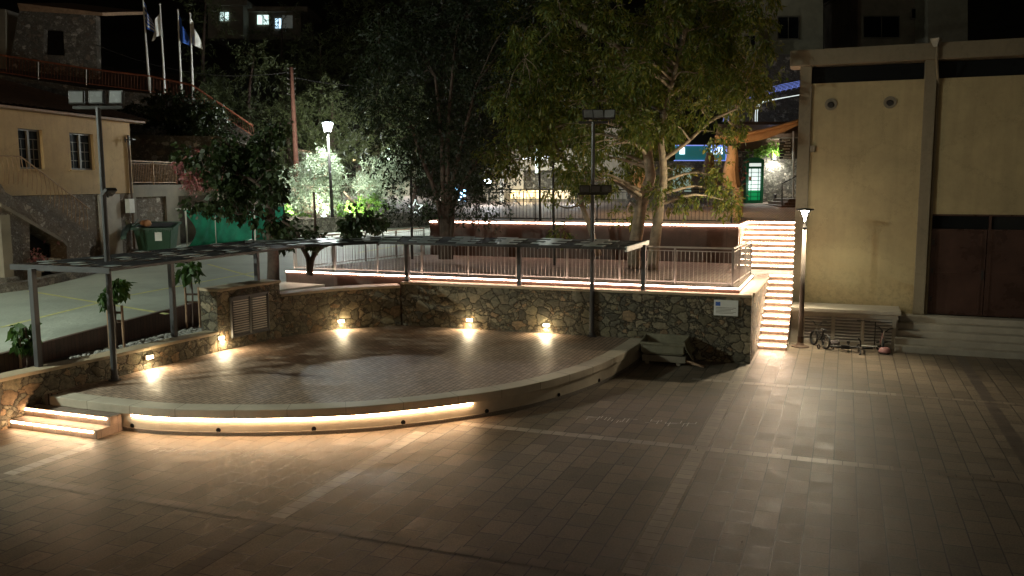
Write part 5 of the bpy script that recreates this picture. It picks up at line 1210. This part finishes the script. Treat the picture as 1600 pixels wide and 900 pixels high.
mb = MB(); rectY(mb, 344, 19, 357, 32.5, 90.4, .05); wf = part('window', mb, e_win, b2); mb = MB(); rectY(mb, 350, 19, 351.2, 32.5, 90.3, .05); part('mullion', mb, m_frame, wf); mb = MB(); rectY(mb, 320, 0, 386, 8, 90, 7); part('roof', mb, m_concd, b2)
def hhouse(name, label, x0, y0, x1, y1, Y, mat, wins, depth=7, roofm=None):
    o = thing(name, label, 'building', onY((x0+x1)/2, y1, Y)); mb = MB(); rectY(mb, x0, y0, x1, y1, Y, depth); part('wall', mb, mat, o)
    for (a, b, c, d) in wins:
        mb = MB(); rectY(mb, a, b, c, d, Y-.06, .05); wf = part('window', mb, m_glassd, o); mb = MB(); rectY(mb, (a+c)/2-.6, b, (a+c)/2+.6, d, Y-.1, .04); rectY(mb, a-1.5, d, c+1.5, d+1.5, Y-.2, .2); rectY(mb, a-1.2, b-1, a, d, Y-.1, .09); rectY(mb, c, b-1, c+1.2, d, Y-.1, .09); rectY(mb, a-1.2, b-2, c+1.2, b-.8, Y-.1, .09); part('frame', mb, m_frame, wf)
    mb = MB(); rectY(mb, x0-3, y0-3, x1+3, y0, Y-.3, depth+.3); part('roof', mb, roofm or m_concd, o); return o
m_hillh = M('pale_render', (.26, .24, .17), .85, .2, 1.5, .1)
hhouse('hillside_building', 'tall pale building with one dark window left of the ochre building', 1184, -30, 1286, 92, 60, m_hillh, [(1216, 27, 1248, 60)])
hhouse('hillside_building', 'lower pale building wing with a framed window', 1130, 50, 1186, 105, 58.5, m_hillh, [(1164, 56, 1180, 76)])
hhouse('hillside_building', 'dim two-storey building above the ochre building parapet', 1340, -20, 1452, 75, 66, m_concd, [(1425, 14, 1448, 28), (1350, 26, 1405, 58)])
hhouse('hillside_building', 'dark building at the upper right behind the parapet', 1450, -30, 1512, 75, 64, m_hillh, [])
hhouse('hillside_building', 'low garden house with tiled roof behind the olive trees', 556, 262, 640, 330, 56, m_hillh, [(575, 285, 585, 300)], roofm=m_tile)
hhouse('hillside_building', 'stone garden building glimpsed behind the street tree', 425, 236, 462, 345, 54, m_old, [(440, 270, 450, 290)], roofm=m_wood)
mb = MB(); mb.tube([onY(1264, 72, 27.6), onY(1264, 56, 27.6)], .03, n=6); mb.tube([onY(1268, 72, 27.6), onY(1268, 53, 27.6)], .04, n=6)
tag(part('rooftop_pipes', mb, m_dark), 'two small dark pipes standing on the ochre building roof edge', 'pipes') if False else mb.bm.free()

# ================================================================= TREES
G5 = 'large trees on the terraces'
YT = 26.7
def LP(pts, Y, dy=0): return [onY(x, y, Y+dy*i/len(pts)) for i, (x, y) in enumerate(pts)]
# two pale trunks on the lower terrace
A_ = LP([(992, 420), (990, 395), (996, 360), (1000, 330), (1010, 295), (1016, 275), (1013, 250), (1008, 200), (1000, 140), (960, 70), (925, 48), (885, 26), (868, -10)], 26.9)
cl = clumps_px([(900, 90, 110, 80), (960, 170, 90, 80), (900, 250, 60, 50), (930, 0, 150, 60), (960, 215, 50, 36), (928, 268, 22, 35), (972, 275, 18, 26), (970, 330, 12, 12), (850, 150, 70, 80)], 27.5, 2.4, 62, .5)
tree('pepper_tree', 'tall tree with crooked pale trunk on the terrace, leaning right then left', W(-5.95, 26.8, 1.9), [(A_, .22, .09), (LP([(1000, 150), (1012, 115), (1022, 80), (1034, 30), (1045, -20)], 27.3, 1), .09, .04), (LP([(925, 48), (928, 20), (940, -15)], 27), .07, .04), (LP([(885, 26), (850, 60), (820, 90)], 27, -1), .05, .02)], cl, 30000, m_bark, l_main, .145, .33, .7, G5, every=1, tw=.36)
A_ = LP([(1019, 422), (1022, 390), (1027, 350), (1031, 320), (1036, 290), (1036, 250), (1033, 215), (1045, 150), (1060, 90), (1080, 20)], 26.5)
cl = clumps_px([(1080, 130, 95, 75), (1120, 50, 80, 60), (1165, 183, 34, 22), (1020, 60, 80, 70), (1150, 110, 50, 50), (1075, 205, 62, 20), (1095, 308, 50, 15), (1142, 300, 12, 28), (1026, 305, 9, 34), (1052, 262, 14, 14), (1120, 268, 10, 10), (1000, 190, 40, 30), (1195, 20, 22, 30), (1180, 130, 25, 14)], 26.8, 2.0, 84, .4)
tree('pepper_tree', 'tall pale-trunked tree with yellow-green foliage lit orange from the cafe, rightmost', W(-5.45, 26.5, 1.9), [(A_, .19, .05), (LP([(1036, 250), (1070, 225), (1110, 190), (1150, 170)], 26.5, -1), .07, .03), (LP([(1045, 150), (1090, 120), (1130, 80)], 26.6, 1), .06, .025)], cl, 34000, m_bark, l_main, .145, .33, .75, G5, every=1, tw=.36)
# slim leaning tree in front of the upper terrace wall
A_ = LP([(936, 400), (928, 375), (920, 350), (909, 320), (903, 290), (885, 255), (860, 215), (838, 180), (815, 130), (800, 60)], 29.3)
cl = clumps_px([(820, 150, 60, 80), (790, 230, 50, 45), (872, 315, 18, 42), (948, 300, 20, 26), (830, 60, 60, 60), (875, 215, 40, 40), (865, 350, 18, 26)], 29.0, 1.6, 54, .38)
tree('pepper_tree', 'slim leaning tree with drooping leaves in front of the upper terrace wall', W(-8.2, 28.6, 1.9), [(A_, .11, .035), (LP([(909, 320), (885, 325), (866, 320), (862, 345)], 29.2), .03, .015), (LP([(903, 290), (925, 275), (945, 280)], 29.2), .03, .015)], cl, 17000, m_bark, l_main, .14, .33, .8, G5, tw=.36)
# dark multi-stem tree
b0 = onY(697, 405, 28.9)
def stem(dx, pts, r=.11): return (LP([(697+dx, 405)]+pts, 28.9), r, .04)
cl = clumps_px([(700, 220, 70, 70), (740, 130, 90, 90), (650, 250, 50, 45), (760, 250, 45, 40), (690, 60, 110, 70), (800, 20, 80, 40), (640, 160, 60, 50), (745, 290, 35, 26), (690, 305, 50, 28)], 29.5, 2.2, 74, .85)
tree('carob_tree', 'big dark bushy tree with bundled stems at the left end of the upper terrace', Vector((b0.x, b0.y, 1.9)), [stem(-7, [(690, 350), (680, 300), (660, 250), (640, 190)]), stem(-3, [(694, 345), (692, 290), (690, 220), (680, 120)], .13), stem(2, [(700, 345), (706, 290), (722, 220), (745, 130)], .12), stem(7, [(706, 350), (712, 310), (740, 260), (765, 230)], .09), stem(0, [(697, 350), (699, 300), (700, 200), (710, 80)], .12)], cl, 52000, m_barkd, l_dark, .11, .4, .3, G5, every=2, tw=.4)
# small forked tree by the terrace corner
b0 = onY(484, 428, 25.2)
cl = clumps_px([(572, 340, 26, 13), (545, 357, 20, 9), (470, 372, 24, 11)], 25.0, .5, 16, .2)
tree('young_tree', 'small forked tree with broad leaves at the left corner of the terrace', Vector((b0.x, b0.y, 1.9)), [(LP([(484, 430), (482, 405), (472, 385), (462, 360), (440, 345)], 25.2), .1, .03), (LP([(484, 430), (488, 405), (500, 388), (530, 375), (560, 360), (575, 345)], 25.2), .09, .025), (LP([(488, 405), (492, 380), (492, 340), (490, 300)], 25.4), .05, .03)], cl, 1500, m_barkd, l_mulb, .15, .6, .6, tw=.2, per=6)
# broad-leaved street tree
b0 = onR(425, 440)
cl = clumps_px([(375, 245, 42, 34), (392, 305, 34, 40), (335, 318, 48, 11), (310, 238, 28, 14), (358, 290, 22, 24), (440, 350, 12, 26), (410, 205, 26, 16), (434, 275, 9, 40)], 26.8, 1.3, 44, .3)
tree('mulberry_tree', 'dark broad-leaved street tree spreading left in front of the green goal', b0, [(LP([(427, 440), (427, 400), (423, 350), (421, 300), (417, 250), (420, 190)], 27.1), .2, .1), (LP([(422, 320), (400, 285), (360, 270), (320, 262)], 27, -1), .07, .02), (LP([(418, 270), (390, 240), (350, 225)], 27, 1), .06, .02), (LP([(425, 350), (400, 335), (370, 335)], 27, -1), .05, .02)], cl, 6500, m_barkd, l_mulb, .15, .75, .6, tw=.3, per=8)
# ivy and bushes on the upper left walls
shrub('ivy_bush', 'dark ivy hanging over the stone wall below the flagpoles', clumps_px([(270, 180, 50, 25), (310, 195, 40, 22), (250, 165, 25, 14)], 43.6, .6, 18, .8), 9000, .16, l_dark, droop=.5, Wd=.6)
shrub('pink_flowering_shrub', 'pink flowering shrub behind the street tree', clumps_px([(325, 270, 30, 18)], 33, .6, 9, .5), 3600, .12, l_pink, droop=.2, Wd=.6)
# background pines and cypress
def pine(px, py0, py1, Y, w, n, label, k=16, leaf=None, L=.26, trunk=True):
    base = onY(px, py0, Y); base.z = min(base.z, 2.0+(Y-50)*.3 if Y > 50 else base.z); mid = onY(px+random.uniform(-8, 8), (py0+py1)/2, Y); top = onY(px, py1+10, Y)
    cl = clumps_px([(px, (py0*.35+py1*.65), w, abs(py0-py1)*.42), (px, (py0*.6+py1*.4), w*1.25, abs(py0-py1)*.28)], Y, w/1350*Y*.6, k, 1.15*Y/60)
    tree('pine_tree', label, base, [([base, mid, top], .22, .06)], cl, n, m_barkd, leaf or l_pine, L*Y/60, .16, -.1, 'pine trees on the slope behind', per=16, tw=.6*Y/60, every=3)
PN = [(300, 275, 120, 56, 28, 4000, 'dark pine on the slope just right of the red railing'),
      (455, 275, 165, 52, 38, 7000, 'pine behind the utility pole, crown lit faintly green'),
      (395, 250, 90, 58, 36, 6000, 'dim pine below the hillside house windows'),
      (520, 270, 150, 53, 40, 8000, 'pine directly behind the lantern street lamp'),
      (590, 265, 120, 53.5, 48, 11000, 'broad pine with brighter needles right of the lantern'),
      (645, 250, 150, 52, 34, 7000, 'pine with pale lit needles beside the dark bushy tree'),
      (500, 200, 50, 75, 50, 6000, 'dark pine high on the slope above the lantern'),
      (590, 160, 10, 80, 60, 7000, 'tall dark pine at the top of the slope, centre left'),
      (690, 150, -20, 80, 60, 6000, 'tall dark pine behind the bushy tree'),
      (440, 150, 30, 84, 40, 4000, 'dark pine in front of the hillside house'),
      (800, 170, -20, 78, 70, 6000, 'dark pine seen through the thin tree crown'),
      (930, 180, -10, 74, 60, 5000, 'dark pine behind the middle of the canopy'),
      (1060, 170, 0, 72, 60, 5000, 'dark pine behind the rightmost terrace tree'),
      (860, 280, 160, 60, 40, 5000, 'low pine behind the restaurant roof')]
for a in PN: pine(*a[:6], a[6])
pine(322, 230, -20, 66, 20, 6000, 'tall narrow cypress-like tree left of the lit windows', k=18, leaf=l_pine)
shrub('garden_shrub', 'dark hedge behind the middle of the garden wall', clumps_px([(560, 335, 60, 12), (640, 340, 40, 8)], 49.5, .5, 14, .6), 6000, .14, l_young, droop=0.)
# saplings with stakes
def sapling(px, py, ptop, label, r, gap):
    b = onZ(px, py, .93); Y = b.y; top = onY(px-2, ptop, Y); ph = top.z
    o = thing('sapling', label, 'sapling', b, 0, 'staked saplings in the pebble strip')
    part('trunk', MB().tube(cat_rom([b, b+Vector((.02, 0, (ph-b.z)*.5)), Vector((b.x, b.y, ph-.15))], 4), .028, .015, 7), m_barkd, o, smooth=True)
    for d in (-gap, gap): part('stake', MB().tube([b+Vector((d, .03, 0)), b+Vector((d, .03, (ph-b.z)*.62))], .028, n=8), m_wood, o)
    mb = MB()
    for z in (.42, .3): mb.bar(b+Vector((-gap, .06, (ph-b.z)*z+.15)), b+Vector((gap, .06, (ph-b.z)*z+.15)), .03, .05)
    part('cross_ties', mb, m_wdark, o)
    cl = [((b.x+random.uniform(-.8, .8)*r, b.y+random.uniform(-.7, .7)*r, ph-.05-random.random()*.42), (r*.6, r*.6, r*.55)) for k in range(7)]
    part('crown', crown(cl, 300, .17, .5, 1.1, 6, .12, .2), l_young, o)
sapling(44, 575, 500, 'staked sapling with sparse drooping leaves, leftmost in the pebble strip', .26, .16)
sapling(182, 545, 436, 'staked sapling with full round crown between two canopy posts', .27, .16)
sapling(302, 512, 410, 'staked sapling farthest back, beside the vent wall section', .25, .17)
# fallen leaves
mb = MB()
for i in range(150):
    s = random.uniform(-12, -3); t = random.uniform(13, 21.5)
    if random.random() < .45: s, t, z = random.uniform(-12, 4), random.uniform(6, 20), .012
    else: z = .5
    if z > .1 and (s > -5.6 or t < 14.5+(s+12)*.5): z = .012; s = random.uniform(-4, 5); t = random.uniform(9, 20)
    p = W(s, t, z); a = random.random()*6; k = random.uniform(.02, .045); d = Vector((math.cos(a), math.sin(a), 0))*k; e = Vector((-math.sin(a), math.cos(a), 0))*k*.4
    mb.face([p-d, p+e+U*.006, p+d+U*.01, p-e+U*.004])
tag(part('fallen_leaves', mb, m_wdark), 'small dry leaves scattered over the stage and plaza paving', 'leaves', kind='stuff')

# ================================================================= OFF-FRAME LAMPS, unseen, added as fill for square, road and house
def fill_lamp(x, y, z0, h, e, col, label, aim=None, angle=150, soft=.15):
    o = thing('street_lamp', label, 'street lamp', (x, y, z0), 0); b = Vector((x, y, z0))  # each of these is an unseen lamp added for fill
    part('pole', MB().tube([b, b+U*h], .09, .06, 10), m_grey, o); part('shade', MB().lathe(b+U*(h+.18), [(.3, 0), (.28, .05), (.05, .12)], 16), m_dark, o)
    part('bulb', MB().lathe(b+U*(h+.02), [(.05, 0), (.13, .06), (.1, .14)], 12), E('bulb', col, 20), o)
    if aim: light('SPOT', b+Vector((0, 0, h-.02)), e, col, soft, aim, angle, .6)
    else: light('POINT', b+Vector((0, 0, h-.1)), e, col, .15)
fill_lamp(-9, -16, 0, 9, 1150, (1, .78, .5), 'unseen fill lamp added behind the square on the left, warm', aim=(0, 26, 3), angle=110, soft=3.)
fill_lamp(7, -14, 0, 9, 650, (1, .84, .58), 'unseen fill lamp added behind the square on the right, warm', aim=(3, 26, 3), angle=110, soft=3.)
fill_lamp(-17.2, 13.5, 1.1, 7, 11000, (.88, 1, .86), 'unseen fill lamp added off to the left for the road, cool white', aim=(-9.5, 21, 1.2), angle=104)
light('SPOT', Vector((-12.3, 10.2, 7.1)), 1100, (1, .78, .46), 1.2, (10, 25, 6.4), 34, .6)  # narrow fill spot added for the ochre facade, no lamp body
fill_lamp(-12.3, 10.2, 0, 7.2, 3900, (1, .7, .38), 'unseen fill lamp added left of the square for the cream house, warm', aim=(-16, 31, 5.8), angle=46)

def cable(label, a, b, sag, r=.018):
    mb = MB(); a = Vector(a); b = Vector(b); mb.tube([a.lerp(b, k/10)-U*(sag*4*(k/10)*(1-k/10)) for k in range(11)], r, n=5)
    tag(part('overhead_cable', mb, m_dark), label, 'cable')
cable('thin overhead cable running from the utility pole to the left', onY(455, 112, 50), onY(150, 70, 49.5), .8)
cable('thin overhead cable running right from the utility pole into the trees', onY(455, 120, 50), onY(760, 95, 58), 1.)
cable('thin overhead cable above the cafe between the trees and the pale hillside building', onY(1120, 128, 55), onY(1215, 104, 59.5), .3)

mb = MB()  # pale strokes painted where light glints on the paving
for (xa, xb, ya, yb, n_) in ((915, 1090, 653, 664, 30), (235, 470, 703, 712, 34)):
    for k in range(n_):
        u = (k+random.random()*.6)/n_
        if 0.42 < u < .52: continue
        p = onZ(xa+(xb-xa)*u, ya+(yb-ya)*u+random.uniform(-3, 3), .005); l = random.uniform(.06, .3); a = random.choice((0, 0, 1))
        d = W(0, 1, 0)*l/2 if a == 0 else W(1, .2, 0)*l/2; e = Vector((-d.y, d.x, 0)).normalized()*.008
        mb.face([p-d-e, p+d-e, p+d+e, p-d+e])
tag(part('glint_strokes', mb, M('glint', (.6, .56, .5), .5, .3, 8, .1)), 'faint rows of pale strokes painted as glints on the plaza paving', 'painted glints', kind='stuff')
